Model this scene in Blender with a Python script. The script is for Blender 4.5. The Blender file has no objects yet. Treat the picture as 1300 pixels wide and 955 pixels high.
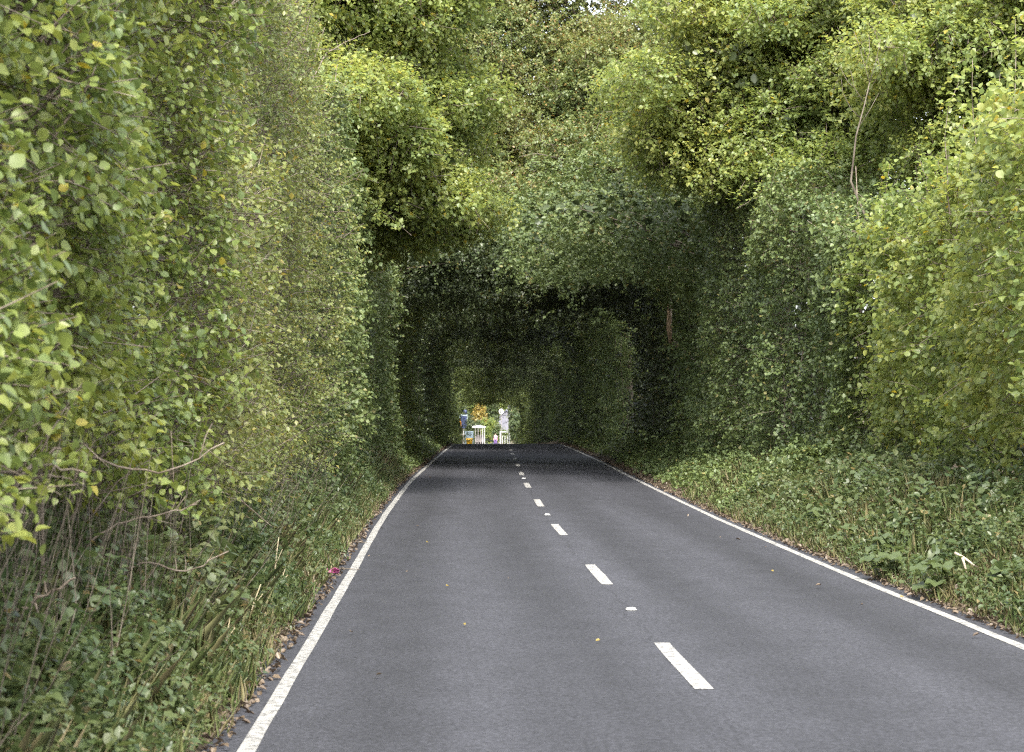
import bpy, math, random
import numpy as np
from mathutils import Vector

S = bpy.context.scene
COL = S.collection
rng = np.random.default_rng(7)
random.seed(7)
R = math.radians

# ------------------------------------------------------------------ camera, sky, sun, exposure
FPX = 2785.0                       # focal length in photo pixels (photo 1300 wide)
EYE = 1.9
VPX, VPY = 568.0, 522.0            # vanishing point of the road in the photo
cam_d = bpy.data.cameras.new("camera")
cam = bpy.data.objects.new("camera", cam_d)
COL.objects.link(cam)
cam.location = (0, 0, EYE)
cam.rotation_euler = (R(90), 0, 0)
cam_d.sensor_width = 36
cam_d.lens = 36 * FPX / 1300
cam_d.shift_x = (650 - VPX) / 1300
cam_d.shift_y = (VPY - 477.5) / 1300
cam_d.clip_start = 0.1
cam_d.clip_end = 3000
cam_d.dof.use_dof = True
cam_d.dof.focus_distance = 34
cam_d.dof.aperture_fstop = 6.0
S.camera = cam

SUN_EL, SUN_AZ = R(52), R(177)     # azimuth clockwise from +Y
w = bpy.data.worlds.new("World")
S.world = w
w.use_nodes = True
nt = w.node_tree
nt.nodes.clear()
sky = nt.nodes.new("ShaderNodeTexSky")
sky.sky_type = 'NISHITA'
sky.sun_disc = False
sky.sun_elevation = SUN_EL
sky.sun_rotation = SUN_AZ
sky.dust_density = 4.0
sky.air_density = 1.0
hs = nt.nodes.new("ShaderNodeHueSaturation")
hs.inputs['Saturation'].default_value = 0.35
bg = nt.nodes.new("ShaderNodeBackground")
bg.inputs['Strength'].default_value = 0.15
wo = nt.nodes.new("ShaderNodeOutputWorld")
nt.links.new(sky.outputs[0], hs.inputs['Color'])
nt.links.new(hs.outputs[0], bg.inputs['Color'])
nt.links.new(bg.outputs[0], wo.inputs['Surface'])

sd = bpy.data.lights.new("sun", 'SUN')
sd.energy = 1.6
sd.angle = R(16)
sd.color = (1.0, 0.95, 0.86)
sun = bpy.data.objects.new("sun", sd)
COL.objects.link(sun)
sdir = Vector((math.sin(SUN_AZ) * math.cos(SUN_EL), math.cos(SUN_AZ) * math.cos(SUN_EL), math.sin(SUN_EL)))
sun.rotation_euler = sdir.to_track_quat('Z', 'Y').to_euler()

S.view_settings.view_transform = 'Standard'
S.view_settings.look = 'None'
S.view_settings.exposure = 2.45
S.view_settings.gamma = 1.0
S.view_settings.use_curve_mapping = False
S.cycles.filter_width = 1.25
S.cycles.use_denoising = False
S.cycles.sample_clamp_indirect = 4.0
S.cycles.max_bounces = 5
S.cycles.diffuse_bounces = 2
S.cycles.transmission_bounces = 3

# ------------------------------------------------------------------ helpers
def tag(o, label=None, cat=None, group=None, kind=None):
    if label: o['label'] = label
    if cat: o['category'] = cat
    if group: o['group'] = group
    if kind: o['kind'] = kind
    return o

def empty(name, loc=(0, 0, 0), rz=0.0, label=None, cat=None, group=None):
    o = bpy.data.objects.new(name, None)
    COL.objects.link(o)
    o.location = loc
    o.rotation_euler = (0, 0, rz)
    o.empty_display_size = 0.3
    return tag(o, label, cat, group)

def obj(name, me, mat, parent=None, smooth=False):
    o = bpy.data.objects.new(name, me)
    COL.objects.link(o)
    if mat is not None:
        me.materials.append(mat)
    if parent is not None:
        o.parent = parent
    if smooth:
        me.polygons.foreach_set("use_smooth", np.ones(len(me.polygons), dtype=bool))
    return o

def mesh_np(name, V, quads=None, tris=None):
    me = bpy.data.meshes.new(name)
    V = np.asarray(V, dtype=np.float32).reshape(-1, 3)
    me.vertices.add(len(V))
    me.vertices.foreach_set("co", V.ravel())
    idx, starts, k = [], [], 0
    if quads is not None and len(quads):
        q = np.asarray(quads, dtype=np.int32).reshape(-1, 4)
        idx.append(q.ravel()); starts.append(np.arange(len(q), dtype=np.int32) * 4); k = len(q) * 4
    if tris is not None and len(tris):
        t = np.asarray(tris, dtype=np.int32).reshape(-1, 3)
        idx.append(t.ravel()); starts.append(np.arange(len(t), dtype=np.int32) * 3 + k)
    idx = np.concatenate(idx); starts = np.concatenate(starts)
    me.loops.add(len(idx))
    me.loops.foreach_set("vertex_index", idx)
    me.polygons.add(len(starts))
    me.polygons.foreach_set("loop_start", starts)
    me.update(calc_edges=True)
    return me

def nrmz(a):
    return a / np.maximum(np.linalg.norm(a, axis=-1, keepdims=True), 1e-9)

def _hash(i, j, k, seed):
    n = (i * 374761393 + j * 668265263 + k * 2147483647 + seed * 1274126177) & 0xFFFFFFFF
    n = ((n ^ (n >> 13)) * 1274126177) & 0xFFFFFFFF
    n = n ^ (n >> 16)
    return (n & 0xFFFF) / 65535.0

def noise(P, scale, seed=0):
    """value noise in -1..1"""
    Q = np.asarray(P, dtype=np.float64) / scale
    I = np.floor(Q).astype(np.int64)
    F = Q - I
    F = F * F * (3 - 2 * F)
    out = 0
    for a in (0, 1):
        for b in (0, 1):
            for c in (0, 1):
                wgt = (F[:, 0] if a else 1 - F[:, 0]) * (F[:, 1] if b else 1 - F[:, 1]) * (F[:, 2] if c else 1 - F[:, 2])
                out = out + wgt * _hash(I[:, 0] + a, I[:, 1] + b, I[:, 2] + c, seed)
    return out * 2 - 1

class MB:
    """collects tubes, boxes and polygons into one mesh"""
    def __init__(s):
        s.V, s.F, s.n = [], [], 0
    def add(s, V, F):
        V = [tuple(v) for v in V]
        s.V += V
        s.F += [tuple(i + s.n for i in f) for f in F]
        s.n += len(V)
    def tube(s, pts, rad, sides=6, cap=True):
        pts = [Vector(p) for p in pts]
        n = len(pts)
        if not hasattr(rad, '__len__'): rad = [rad] * n
        V, F = [], []
        for i, p in enumerate(pts):
            t = (pts[min(i + 1, n - 1)] - pts[max(i - 1, 0)])
            if t.length < 1e-7: t = Vector((0, 0, 1))
            t.normalize()
            a = Vector((0, 0, 1)) if abs(t.z) < 0.9 else Vector((1, 0, 0))
            u = t.cross(a).normalized(); v = t.cross(u)
            for k in range(sides):
                th = 2 * math.pi * k / sides
                V.append(p + (u * math.cos(th) + v * math.sin(th)) * rad[i])
        for i in range(n - 1):
            for k in range(sides):
                k2 = (k + 1) % sides
                F.append((i * sides + k, i * sides + k2, (i + 1) * sides + k2, (i + 1) * sides + k))
        if cap:
            F.append(tuple(range(sides))[::-1]); F.append(tuple((n - 1) * sides + k for k in range(sides)))
        s.add(V, F)
        return s
    def box(s, c, d, rz=0.0, bev=0.0):
        x, y, z = d[0] / 2, d[1] / 2, d[2] / 2
        cs, sn = math.cos(rz), math.sin(rz)
        def T(a, b, h): return (c[0] + a * cs - b * sn, c[1] + a * sn + b * cs, c[2] + h)
        if bev <= 0:
            V = [T(a, b, h) for h in (-z, z) for a, b in ((-x, -y), (x, -y), (x, y), (-x, y))]
            F = [(3, 2, 1, 0), (4, 5, 6, 7), (0, 1, 5, 4), (1, 2, 6, 5), (2, 3, 7, 6), (3, 0, 4, 7)]
        else:
            V, F = [], []
            rings = [(-z, bev), (-z + bev, 0), (z - bev, 0), (z, bev)]
            for h, b_ in rings:
                X, Yy = x - b_, y - b_
                V += [T(a, b, h) for a, b in ((-X + bev, -Yy), (X - bev, -Yy), (X, -Yy + bev), (X, Yy - bev), (X - bev, Yy), (-X + bev, Yy), (-X, Yy - bev), (-X, -Yy + bev))]
            for r in range(3):
                for k in range(8):
                    k2 = (k + 1) % 8
                    F.append((r * 8 + k, r * 8 + k2, r * 8 + 8 + k2, r * 8 + 8 + k))
            F.append(tuple(range(8))[::-1]); F.append(tuple(range(24, 32)))
        s.add(V, F)
        return s
    def build(s, name, mat, parent=None, smooth=False):
        me = bpy.data.meshes.new(name)
        me.from_pydata(s.V, [], s.F)
        me.update()
        return obj(name, me, mat, parent, smooth)

# ------------------------------------------------------------------ materials
def new_mat(name):
    m = bpy.data.materials.new(name)
    m.use_nodes = True
    n = m.node_tree
    n.nodes.clear()
    out = n.nodes.new("ShaderNodeOutputMaterial")
    return m, n, out

def mat_leaf(name, cols, fleck=None, fleck_p=0.06, trans=0.40, rough=0.42, spec=0.42, patch=2.5, gain=1.1):
    """cols: list of base colours picked per leaf and per patch"""
    m, n, out = new_mat(name)
    geo = n.nodes.new("ShaderNodeNewGeometry")
    tc = n.nodes.new("ShaderNodeTexCoord")
    nz = n.nodes.new("ShaderNodeTexNoise")
    nz.inputs['Scale'].default_value = 1.0 / patch
    nz.inputs['Detail'].default_value = 3
    n.links.new(tc.outputs['Object'], nz.inputs['Vector'])
    mix = n.nodes.new("ShaderNodeMath"); mix.operation = 'MULTIPLY_ADD'
    mix.inputs[1].default_value = 0.55
    n.links.new(geo.outputs['Random Per Island'], mix.inputs[0])
    sc = n.nodes.new("ShaderNodeMapRange")
    sc.inputs['From Min'].default_value = 0.3; sc.inputs['From Max'].default_value = 0.7
    sc.inputs['To Min'].default_value = 0.0; sc.inputs['To Max'].default_value = 0.45
    n.links.new(nz.outputs['Fac'], sc.inputs['Value'])
    n.links.new(sc.outputs[0], mix.inputs[2])
    cr = n.nodes.new("ShaderNodeValToRGB")
    cols = [tuple((v * .95 + (.3 * c[0] + .6 * c[1] + .1 * c[2]) * .05) * gain for v in c) for c in cols]
    el = cr.color_ramp.elements
    while len(el) < len(cols): el.new(0.5)
    for i, c in enumerate(cols):
        el[i].position = i / max(1, len(cols) - 1)
        el[i].color = (*c, 1)
    n.links.new(mix.outputs[0], cr.inputs['Fac'])
    col = cr.outputs['Color']
    if fleck:
        gt = n.nodes.new("ShaderNodeMath"); gt.operation = 'FRACT'
        ml = n.nodes.new("ShaderNodeMath"); ml.operation = 'MULTIPLY'; ml.inputs[1].default_value = 37.7
        n.links.new(geo.outputs['Random Per Island'], ml.inputs[0]); n.links.new(ml.outputs[0], gt.inputs[0])
        lt = n.nodes.new("ShaderNodeMath"); lt.operation = 'LESS_THAN'; lt.inputs[1].default_value = fleck_p
        n.links.new(gt.outputs[0], lt.inputs[0])
        mx = n.nodes.new("ShaderNodeMix"); mx.data_type = 'RGBA'
        n.links.new(lt.outputs[0], mx.inputs[0]); n.links.new(col, mx.inputs[6]); mx.inputs[7].default_value = (*fleck, 1)
        col = mx.outputs[2]
    p = n.nodes.new("ShaderNodeBsdfPrincipled")
    p.inputs['Roughness'].default_value = rough
    p.inputs['Specular IOR Level'].default_value = spec
    n.links.new(col, p.inputs['Base Color'])
    tr = n.nodes.new("ShaderNodeBsdfTranslucent")
    hv = n.nodes.new("ShaderNodeHueSaturation")
    hv.inputs['Hue'].default_value = 0.485; hv.inputs['Saturation'].default_value = 1.1; hv.inputs['Value'].default_value = 1.5
    n.links.new(col, hv.inputs['Color']); n.links.new(hv.outputs[0], tr.inputs['Color'])
    ms = n.nodes.new("ShaderNodeMixShader"); ms.inputs[0].default_value = trans
    n.links.new(p.outputs[0], ms.inputs[1]); n.links.new(tr.outputs[0], ms.inputs[2])
    n.links.new(ms.outputs[0], out.inputs['Surface'])
    return m

def mat_noise(name, c1, c2, scale=4.0, rough=0.8, spec=0.3, bump=0.0, detail=6, stretch=(1, 1, 1), metallic=0.0):
    m, n, out = new_mat(name)
    tc = n.nodes.new("ShaderNodeTexCoord")
    mp = n.nodes.new("ShaderNodeMapping"); mp.inputs['Scale'].default_value = stretch
    nz = n.nodes.new("ShaderNodeTexNoise"); nz.inputs['Scale'].default_value = scale; nz.inputs['Detail'].default_value = detail
    n.links.new(tc.outputs['Object'], mp.inputs['Vector']); n.links.new(mp.outputs[0], nz.inputs['Vector'])
    mr = n.nodes.new("ShaderNodeMapRange"); mr.inputs['From Min'].default_value = 0.35; mr.inputs['From Max'].default_value = 0.65
    n.links.new(nz.outputs['Fac'], mr.inputs['Value'])
    mx = n.nodes.new("ShaderNodeMix"); mx.data_type = 'RGBA'
    n.links.new(mr.outputs[0], mx.inputs[0]); mx.inputs[6].default_value = (*c1, 1); mx.inputs[7].default_value = (*c2, 1)
    p = n.nodes.new("ShaderNodeBsdfPrincipled")
    p.inputs['Roughness'].default_value = rough; p.inputs['Specular IOR Level'].default_value = spec; p.inputs['Metallic'].default_value = metallic
    n.links.new(mx.outputs[2], p.inputs['Base Color'])
    if bump > 0:
        b = n.nodes.new("ShaderNodeBump"); b.inputs['Strength'].default_value = bump; b.inputs['Distance'].default_value = 0.02
        n.links.new(nz.outputs['Fac'], b.inputs['Height']); n.links.new(b.outputs[0], p.inputs['Normal'])
    n.links.new(p.outputs[0], out.inputs['Surface'])
    return m

M = {}
M['hazel'] = mat_leaf('hazel_leaf', [(.058, .09, .03), (.095, .132, .033), (.135, .165, .036), (.18, .195, .042)], (.26, .23, .04), .015, gain=1.3)
M['twiggy'] = mat_leaf('blackthorn_leaf', [(.062, .09, .03), (.098, .125, .036), (.138, .158, .044), (.18, .18, .06)], (.24, .21, .05), .03, gain=1.28)
M['ivy'] = mat_leaf('ivy_leaf', [(.042, .068, .025), (.066, .096, .03), (.09, .122, .034), (.115, .14, .04)], (.16, .15, .05), .03, rough=.48, spec=.4, trans=.24)
M['lime'] = mat_leaf('bright_hazel_leaf', [(.07, .105, .032), (.108, .145, .038), (.15, .178, .044), (.20, .205, .052)], (.28, .24, .04), .015, trans=.50, gain=1.32)
M['oak'] = mat_leaf('oak_leaf', [(.055, .085, .028), (.085, .112, .033), (.115, .13, .038), (.15, .135, .045)], (.20, .13, .04), .05, gain=1.25)
M['tunnel'] = mat_leaf('shade_toned_leaf', [(.030, .048, .019), (.045, .066, .023), (.064, .086, .027), (.088, .105, .032)], (.16, .14, .04), .015, trans=.08, gain=.85)  # tunnel shade put into the colour: leaves darkened, hardly translucent
M['shade_toned_hazel'] = mat_leaf('shade_toned_hazel_leaf', [(.042, .064, .022), (.066, .09, .026), (.09, .115, .03), (.12, .14, .036)], (.2, .17, .04), .015, trans=.38)  # darkened copy of the hazel leaf, tunnel shade put into its colour
M['weed'] = mat_leaf('weed_leaf', [(.042, .07, .03), (.062, .093, .033), (.085, .11, .038), (.12, .13, .055)], (.17, .14, .06), .025, gain=.98)
M['grass'] = mat_leaf('grass_blade', [(.06, .10, .03), (.10, .13, .04), (.17, .15, .07), (.24, .19, .11)], None, trans=.25)
M['dryleaf'] = mat_leaf('dry_leaf', [(.05, .036, .025), (.08, .058, .038), (.11, .082, .054), (.15, .118, .075)], None, trans=.1)
M['yellow'] = mat_leaf('yellow_leaf', [(.15, .13, .03), (.23, .18, .04), (.30, .21, .04)], None)
M['bark'] = mat_noise('bark', (.055, .045, .034), (.14, .12, .095), 6, .9, .2, .6, stretch=(3, 3, .6))
M['twig'] = mat_noise('twig_bark', (.10, .078, .058), (.20, .168, .135), 9, .85, .2)
M['deadwood'] = mat_noise('dead_wood', (.30, .24, .18), (.48, .41, .34), 12, .85, .2)
M['straw'] = mat_noise('straw', (.30, .25, .15), (.45, .40, .28), 14, .9, .2)

# ------------------------------------------------------------------ road line and terrain
_yy = np.arange(-80, 1200, 0.5)
def _smooth(xs, ys, win):
    v = np.interp(_yy, xs, ys)
    k = int(win / 0.5) | 1
    ker = np.hanning(k + 2)[1:-1]; ker /= ker.sum()
    return np.convolve(np.pad(v, k // 2, mode='edge'), ker, mode='valid')
_c = _smooth([-80, 38, 54.5, 76, 117, 250, 420, 1200], [1.75, 1.75, 1.93, 2.38, 3.19, 4.7, 7.5, 30], 14)
_h = _smooth([-80, 25, 38, 54, 76, 100, 117, 125, 135, 250, 300, 1200], [0, 0, .05, .13, .17, .165, .11, .03, -.13, -2.2, -2.6, -2.6], 8)
def cx(Y): return np.interp(Y, _yy, _c)
def hz(Y): return np.interp(Y, _yy, _h)
LW = 2.87          # line centre to road centre
def wallL(Y): return cx(Y) - LW - np.interp(Y, [0, 60, 100, 250], [1.0, 1.0, .95, .95])
def wallR(Y): return cx(Y) + LW + np.interp(Y, [0, 40, 53, 70, 88, 120, 250], [2.6, 2.45, 2.0, 1.45, 1.25, 1.1, 1.0])
def bank(s):
    """ground height above the road at lateral offset s from the road centre"""
    s = np.asarray(s, dtype=float)
    l = np.interp(-s, [3.05, 3.3, 3.8, 4.6, 8], [0, .06, .30, .55, .6])
    r = np.interp(s, [3.05, 3.35, 4.2, 5.6, 9], [0, .05, .30, .70, .8])
    return np.where(s < 0, l, r)
def ground_z(X, Y):
    s = np.asarray(X) - cx(Y)
    fade = np.interp(Y, [-80, 235, 262, 2000], [1, 1, 0.1, 0.1])
    return hz(Y) + bank(s) * fade
def at(px, py, Y):
    return Vector(((px - VPX) * Y / FPX, Y, EYE - (py - VPY) * Y / FPX))

# ground sheet
gy = np.concatenate([np.arange(-70, 140, 1.0), np.arange(140, 320, 4.0), np.geomspace(320, 1150, 14)])
gs = np.concatenate([-np.geomspace(700, 9, 14), np.arange(-8, -5, .5), np.arange(-5, -2.95, .12), [-2.9, 2.9], np.arange(3, 6.2, .14), np.arange(6.5, 9, .5), np.geomspace(9.5, 700, 14)])
GY, GS = np.meshgrid(gy, gs, indexing='ij')
V = np.stack([cx(GY) + GS, GY, hz(GY)], -1).reshape(-1, 3)
V[:, 2] = ground_z(V[:, 0], V[:, 1])
sf = V[:, 0] - cx(V[:, 1])
bumpy = noise(V, .5, 3) * .035 + noise(V, 1.7, 4) * .06
V[:, 2] += np.where(np.abs(sf) > 3.08, bumpy * np.clip((np.abs(sf) - 3.05) * 1.5, 0, 1), -0.03)
a, b = len(gy), len(gs)
ii = np.arange((a - 1))[:, None] * b + np.arange(b - 1)[None]
Q = np.stack([ii, ii + 1, ii + b + 1, ii + b], -1).reshape(-1, 4)
M['soil'] = mat_noise('verge_soil', (.045, .036, .026), (.10, .08, .055), 5, .95, .1, .8)
tag(obj('ground', mesh_np('ground', V, Q), M['soil'], smooth=True), kind='structure')

# road
def mat_road():
    m, n, out = new_mat('asphalt')
    tc = n.nodes.new("ShaderNodeTexCoord")
    def nzn(scale, detail, stretch=(1, 1, 1), rough=.6):
        mp = n.nodes.new("ShaderNodeMapping"); mp.inputs['Scale'].default_value = stretch
        z = n.nodes.new("ShaderNodeTexNoise"); z.inputs['Scale'].default_value = scale; z.inputs['Detail'].default_value = detail; z.inputs['Roughness'].default_value = rough
        n.links.new(tc.outputs['Object'], mp.inputs[0]); n.links.new(mp.outputs[0], z.inputs['Vector'])
        return z.outputs['Fac']
    grain = nzn(70, 3); big = nzn(.55, 4, (2.2, .10, 1)); spk = nzn(26, 2, (1, .6, 1))
    def rng_(sock, a, b, c, d):
        r = n.nodes.new("ShaderNodeMapRange"); r.inputs[1].default_value = a; r.inputs[2].default_value = b; r.inputs[3].default_value = c; r.inputs[4].default_value = d
        n.links.new(sock, r.inputs[0]); return r.outputs[0]
    def mul(a, b):
        k = n.nodes.new("ShaderNodeMath"); k.operation = 'MULTIPLY'; n.links.new(a, k.inputs[0]); n.links.new(b, k.inputs[1]); return k.outputs[0]
    f = mul(mul(rng_(grain, .3, .7, .6, 1.4), rng_(spk, .3, .7, .65, 1.35)), rng_(big, .3, .7, .82, 1.2))
    rgb = n.nodes.new("ShaderNodeMix"); rgb.data_type = 'RGBA'; rgb.blend_type = 'MULTIPLY'; rgb.inputs[0].default_value = 1
    rgb.inputs[6].default_value = (.0248, .0254, .0305, 1)
    at_ = n.nodes.new("ShaderNodeAttribute"); at_.attribute_name = 'offset'
    def math_(op, a, b=None, c=None):
        k = n.nodes.new("ShaderNodeMath"); k.operation = op
        for i, v in enumerate((a, b, c)):
            if v is None: continue
            if isinstance(v, (int, float)): k.inputs[i].default_value = v
            else: n.links.new(v, k.inputs[i])
        return k.outputs[0]
    o_ = at_.outputs['Fac']
    wv = nzn(.35, 3, (1, .3, 1))
    tr = math_('COSINE', math_('MULTIPLY_ADD', math_('ADD', o_, math_('MULTIPLY_ADD', wv, .5, -.25)), 4.3, .1))
    f = mul(f, rng_(tr, -1, 1, .84, 1.17))
    sm = math_('ABSOLUTE', math_('ADD', o_, math_('MULTIPLY_ADD', nzn(1.3, 4, (1, 1, 1)), .34, -.12)))
    f = mul(f, rng_(sm, .004, .018, .72, 1.0))
    f = mul(f, rng_(nzn(2.2, 5, (1, .5, 1), .7), .3, .72, .80, 1.16))
    cmb = n.nodes.new("ShaderNodeCombineColor")
    for k in range(3): n.links.new(f, cmb.inputs[k])
    n.links.new(cmb.outputs[0], rgb.inputs[7])
    p = n.nodes.new("ShaderNodeBsdfPrincipled")
    p.inputs['Roughness'].default_value = .72; p.inputs['Specular IOR Level'].default_value = .3
    n.links.new(rgb.outputs[2], p.inputs['Base Color'])
    bp = n.nodes.new("ShaderNodeBump"); bp.inputs['Strength'].default_value = .5; bp.inputs['Distance'].default_value = .006
    n.links.new(grain, bp.inputs['Height']); n.links.new(bp.outputs[0], p.inputs['Normal'])
    n.links.new(p.outputs[0], out.inputs['Surface'])
    return m
M['road'] = mat_road()
ry = np.concatenate([np.arange(-60, 330, 1.0), np.geomspace(331, 900, 12)])

def strip(name, ys, s0, s1, dz, mat, parent=None, wob=0.0, seed=0):
    n_ = len(ys)
    j0 = noise(np.stack([ys, ys * 0, ys * 0], -1), 1.3, seed) * wob if wob else 0
    j1 = noise(np.stack([ys, ys * 0, ys * 0], -1), 1.1, seed + 9) * wob if wob else 0
    A = np.stack([cx(ys) + s0 + j0, ys, hz(ys) + dz], -1); B = np.stack([cx(ys) + s1 + j1, ys, hz(ys) + dz], -1)
    i = np.arange(n_ - 1)
    return obj(name, mesh_np(name, np.concatenate([A, B]), np.stack([i, i + n_, i + n_ + 1, i + 1], -1)), mat, parent)

road = strip('road', ry, -3.12, 3.12, .004, M['road'], wob=.03, seed=2)
ra = road.data.attributes.new('offset', 'FLOAT', 'POINT')
ra.data.foreach_set('value', np.concatenate([np.full(len(ry), -3.12), np.full(len(ry), 3.12)]).astype(np.float32))
tag(road, kind='structure')

def mat_paint():
    m, n, out = new_mat('road_paint')
    tc = n.nodes.new("ShaderNodeTexCoord")
    z = n.nodes.new("ShaderNodeTexNoise"); z.inputs['Scale'].default_value = 16; z.inputs['Detail'].default_value = 8; z.inputs['Roughness'].default_value = .7
    n.links.new(tc.outputs['Object'], z.inputs['Vector'])
    cr = n.nodes.new("ShaderNodeValToRGB")
    cr.color_ramp.elements[0].position = .40; cr.color_ramp.elements[0].color = (.09, .088, .085, 1)
    cr.color_ramp.elements[1].position = .53; cr.color_ramp.elements[1].color = (.255, .25, .236, 1)
    n.links.new(z.outputs['Fac'], cr.inputs[0])
    p = n.nodes.new("ShaderNodeBsdfPrincipled"); p.inputs['Roughness'].default_value = .6
    n.links.new(cr.outputs[0], p.inputs['Base Color']); n.links.new(p.outputs[0], out.inputs['Surface'])
    return m
M['paint'] = mat_paint()
ly = np.arange(-40, 260, .5)
for sgn in (-1, 1):
    strip('edge_line', ly, sgn * LW - .05, sgn * LW + .05, .008, M['paint'], road, wob=.005, seed=5 + sgn)
D0 = FPX * EYE / (817 - VPY)          # far end of the nearest dash
for k in range(-5, 24):
    y1 = D0 + 9 * k
    strip('centre_dash', np.linspace(y1 - 3, y1, 7), -.065, .065, .008, M['paint'], road, wob=.006, seed=20 + k)

# reflective studs between dashes, each a base with a casting and two lens strips
M['stud'] = mat_noise('stud_body', (.36, .36, .34), (.46, .46, .44), 30, .4)
M['lens'] = mat_noise('stud_lens', (.75, .78, .8), (.85, .87, .9), 40, .12, .6)
def make_stud():
    t = empty('road_stud', (0, 0, 0), label='small pale reflective road stud set in the dark asphalt on the centre line', cat='road stud', group='reflective studs along the centre line')
    b = MB(); b.box((0, 0, .006), (.10, .10, .012), bev=.005); b.build('stud_base', M['stud'], t)
    c = MB(); c.box((0, 0, .017), (.085, .06, .016), bev=.005); c.build('stud_body', M['stud'], t)
    for sg in (-1, 1):
        l = MB(); l.box((sg * .022, -.032, .017), (.032, .008, .010)); l.build('reflector', M['lens'], t)
    return t
def copy_tree(o, parent=None):
    c = o.copy(); COL.objects.link(c)
    if parent is not None: c.parent = parent
    for ch in [x for x in S.objects if x.parent == o]: copy_tree(ch, c)
    return c
stud0 = make_stud()
for k, py in enumerate((776, 658, 612)):
    o = stud0 if k == 0 else copy_tree(stud0)
    Y = FPX * EYE / (py - VPY) if py > 640 else 57.0
    if py == 658: Y = 38.8
    if py == 776: Y = 20.9
    o.location = (float(cx(Y)), Y, float(hz(Y)) + .004)
    o['label'] = ['nearest white road stud in the wide gap between centre dashes', 'second white road stud, between the third and fourth centre dashes', 'farthest visible road stud, near the shaded tunnel mouth on the centre line'][k]

# ------------------------------------------------------------------ foliage engine
def leaf_mesh(name, P, D, N, L, W, simple=False, fold=.16, droop=.12):
    """P base, D direction, N normal (all n,3); L, W sizes"""
    n_ = len(P)
    D = nrmz(D)
    Sd = nrmz(np.cross(D, N)); N = np.cross(Sd, D)
    L = L[:, None]; W = W[:, None]
    if simple == 'fine':
        fv = (fold * rng.uniform(-.4, 2.2, n_))[:, None]; dv = (droop * rng.uniform(-.3, 2.6, n_))[:, None]
        pts = [P, P + D * L * .42, P + D * L - N * L * dv]
        for sg in (1, -1):
            for (u_, v_) in ((.08, .26), (.36, .5), (.70, .40), (.89, .14)):
                pts.append(P + D * L * u_ + Sd * W * v_ * sg * rng.uniform(.88, 1.12, n_)[:, None] + N * (W * fv * v_ * 2 - L * dv * u_ * u_))
        V = np.stack(pts, 1).reshape(-1, 3); base = np.arange(n_)[:, None] * 11
        q = np.concatenate([base + np.array(f)[None] for f in ([0, 3, 4, 1], [1, 5, 6, 2], [0, 1, 8, 7], [1, 2, 10, 9])])
        t = np.concatenate([base + np.array(f)[None] for f in ([1, 4, 5], [1, 9, 8])])
        return mesh_np(name, V, q, t)
    if simple:
        a_ = P
        b_ = P + D * L * .45 + Sd * W * .5 + N * W * fold
        c_ = P + D * L - N * L * droop
        d_ = P + D * L * .45 - Sd * W * .5 + N * W * fold
        V = np.stack([a_, b_, c_, d_], 1).reshape(-1, 3)
        q = np.arange(n_)[:, None] * 4 + np.array([0, 1, 2, 3])[None]
        t = np.concatenate([q[:, [0, 1, 2]], q[:, [0, 2, 3]]])
        return mesh_np(name, V, None, t)
    pts = [P,
           P + D * L * .22 + Sd * W * .40 + N * W * fold,
           P + D * L * .62 + Sd * W * .46 + N * W * fold * .8 - N * L * droop * .3,
           P + D * L - N * L * droop,
           P + D * L * .62 - Sd * W * .46 + N * W * fold * .8 - N * L * droop * .3,
           P + D * L * .22 - Sd * W * .40 + N * W * fold]
    V = np.stack(pts, 1).reshape(-1, 3)
    base = np.arange(n_)[:, None] * 6
    q = np.concatenate([base + np.array([0, 1, 2, 3])[None], base + np.array([0, 3, 4, 5])[None]])
    return mesh_np(name, V, q)

def rnd_dir(n_):
    return nrmz(rng.normal(size=(n_, 3)))

def shoots(P, OUT, nleaf, slen, up=.35, spread=.8, leaf_up=.7, leaf_out=.5, jit=.6):
    """P shoot roots, OUT outward normals -> leaf P, D, N and shoot ends"""
    n_ = len(P)
    D = nrmz(OUT + rnd_dir(n_) * spread + np.array([0, 0, up]))
    Ls = slen * rng.uniform(.5, 1.3, n_)
    s = nrmz(np.cross(D, rnd_dir(n_)))
    PP, DD, NN = [], [], []
    for j in range(nleaf):
        t = (j + .5 + rng.uniform(-.3, .3, n_)) / nleaf
        pos = P + D * (Ls * t)[:, None]
        pos[:, 2] -= (t * t) * Ls * .15
        side = s if j % 2 else -s
        d = nrmz(D * .5 + side * .8 + rnd_dir(n_) * .5 + np.array([0, 0, -.2]))
        N = nrmz(np.array([0, 0, leaf_up]) + OUT * leaf_out + rnd_dir(n_) * jit)
        PP.append(pos + side * .01); DD.append(d); NN.append(N)
    return np.concatenate(PP), np.concatenate(DD), np.concatenate(NN), D, Ls

def foliage(name, mat, parent, P, OUT, nleaf, slen, ll, lw, simple=False, cull=None, twig=None, twig_frac=.0, twig_r=.004, sh=None, **kw):
    lp, ld, ln, D, Ls = shoots(P, OUT, nleaf, slen, **kw)
    if cull is not None:
        k = cull(lp)
        lp, ld, ln = lp[k], ld[k], ln[k]
    sz = rng.uniform(.6, 1.25, len(lp))
    o = obj(name, leaf_mesh(name, lp, ld, ln, ll * sz, lw * sz, simple), mat, parent)
    if twig is not None and twig_frac > 0:
        k = rng.random(len(P)) < twig_frac
        if cull is not None: k &= cull(P + D * Ls[:, None])
        twigs_mesh('twigs', P[k] - D[k] * .25, P[k] + D[k] * Ls[k][:, None] * rng.uniform(.7, 1.35, k.sum())[:, None], twig_r, twig, parent)
    return o

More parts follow.
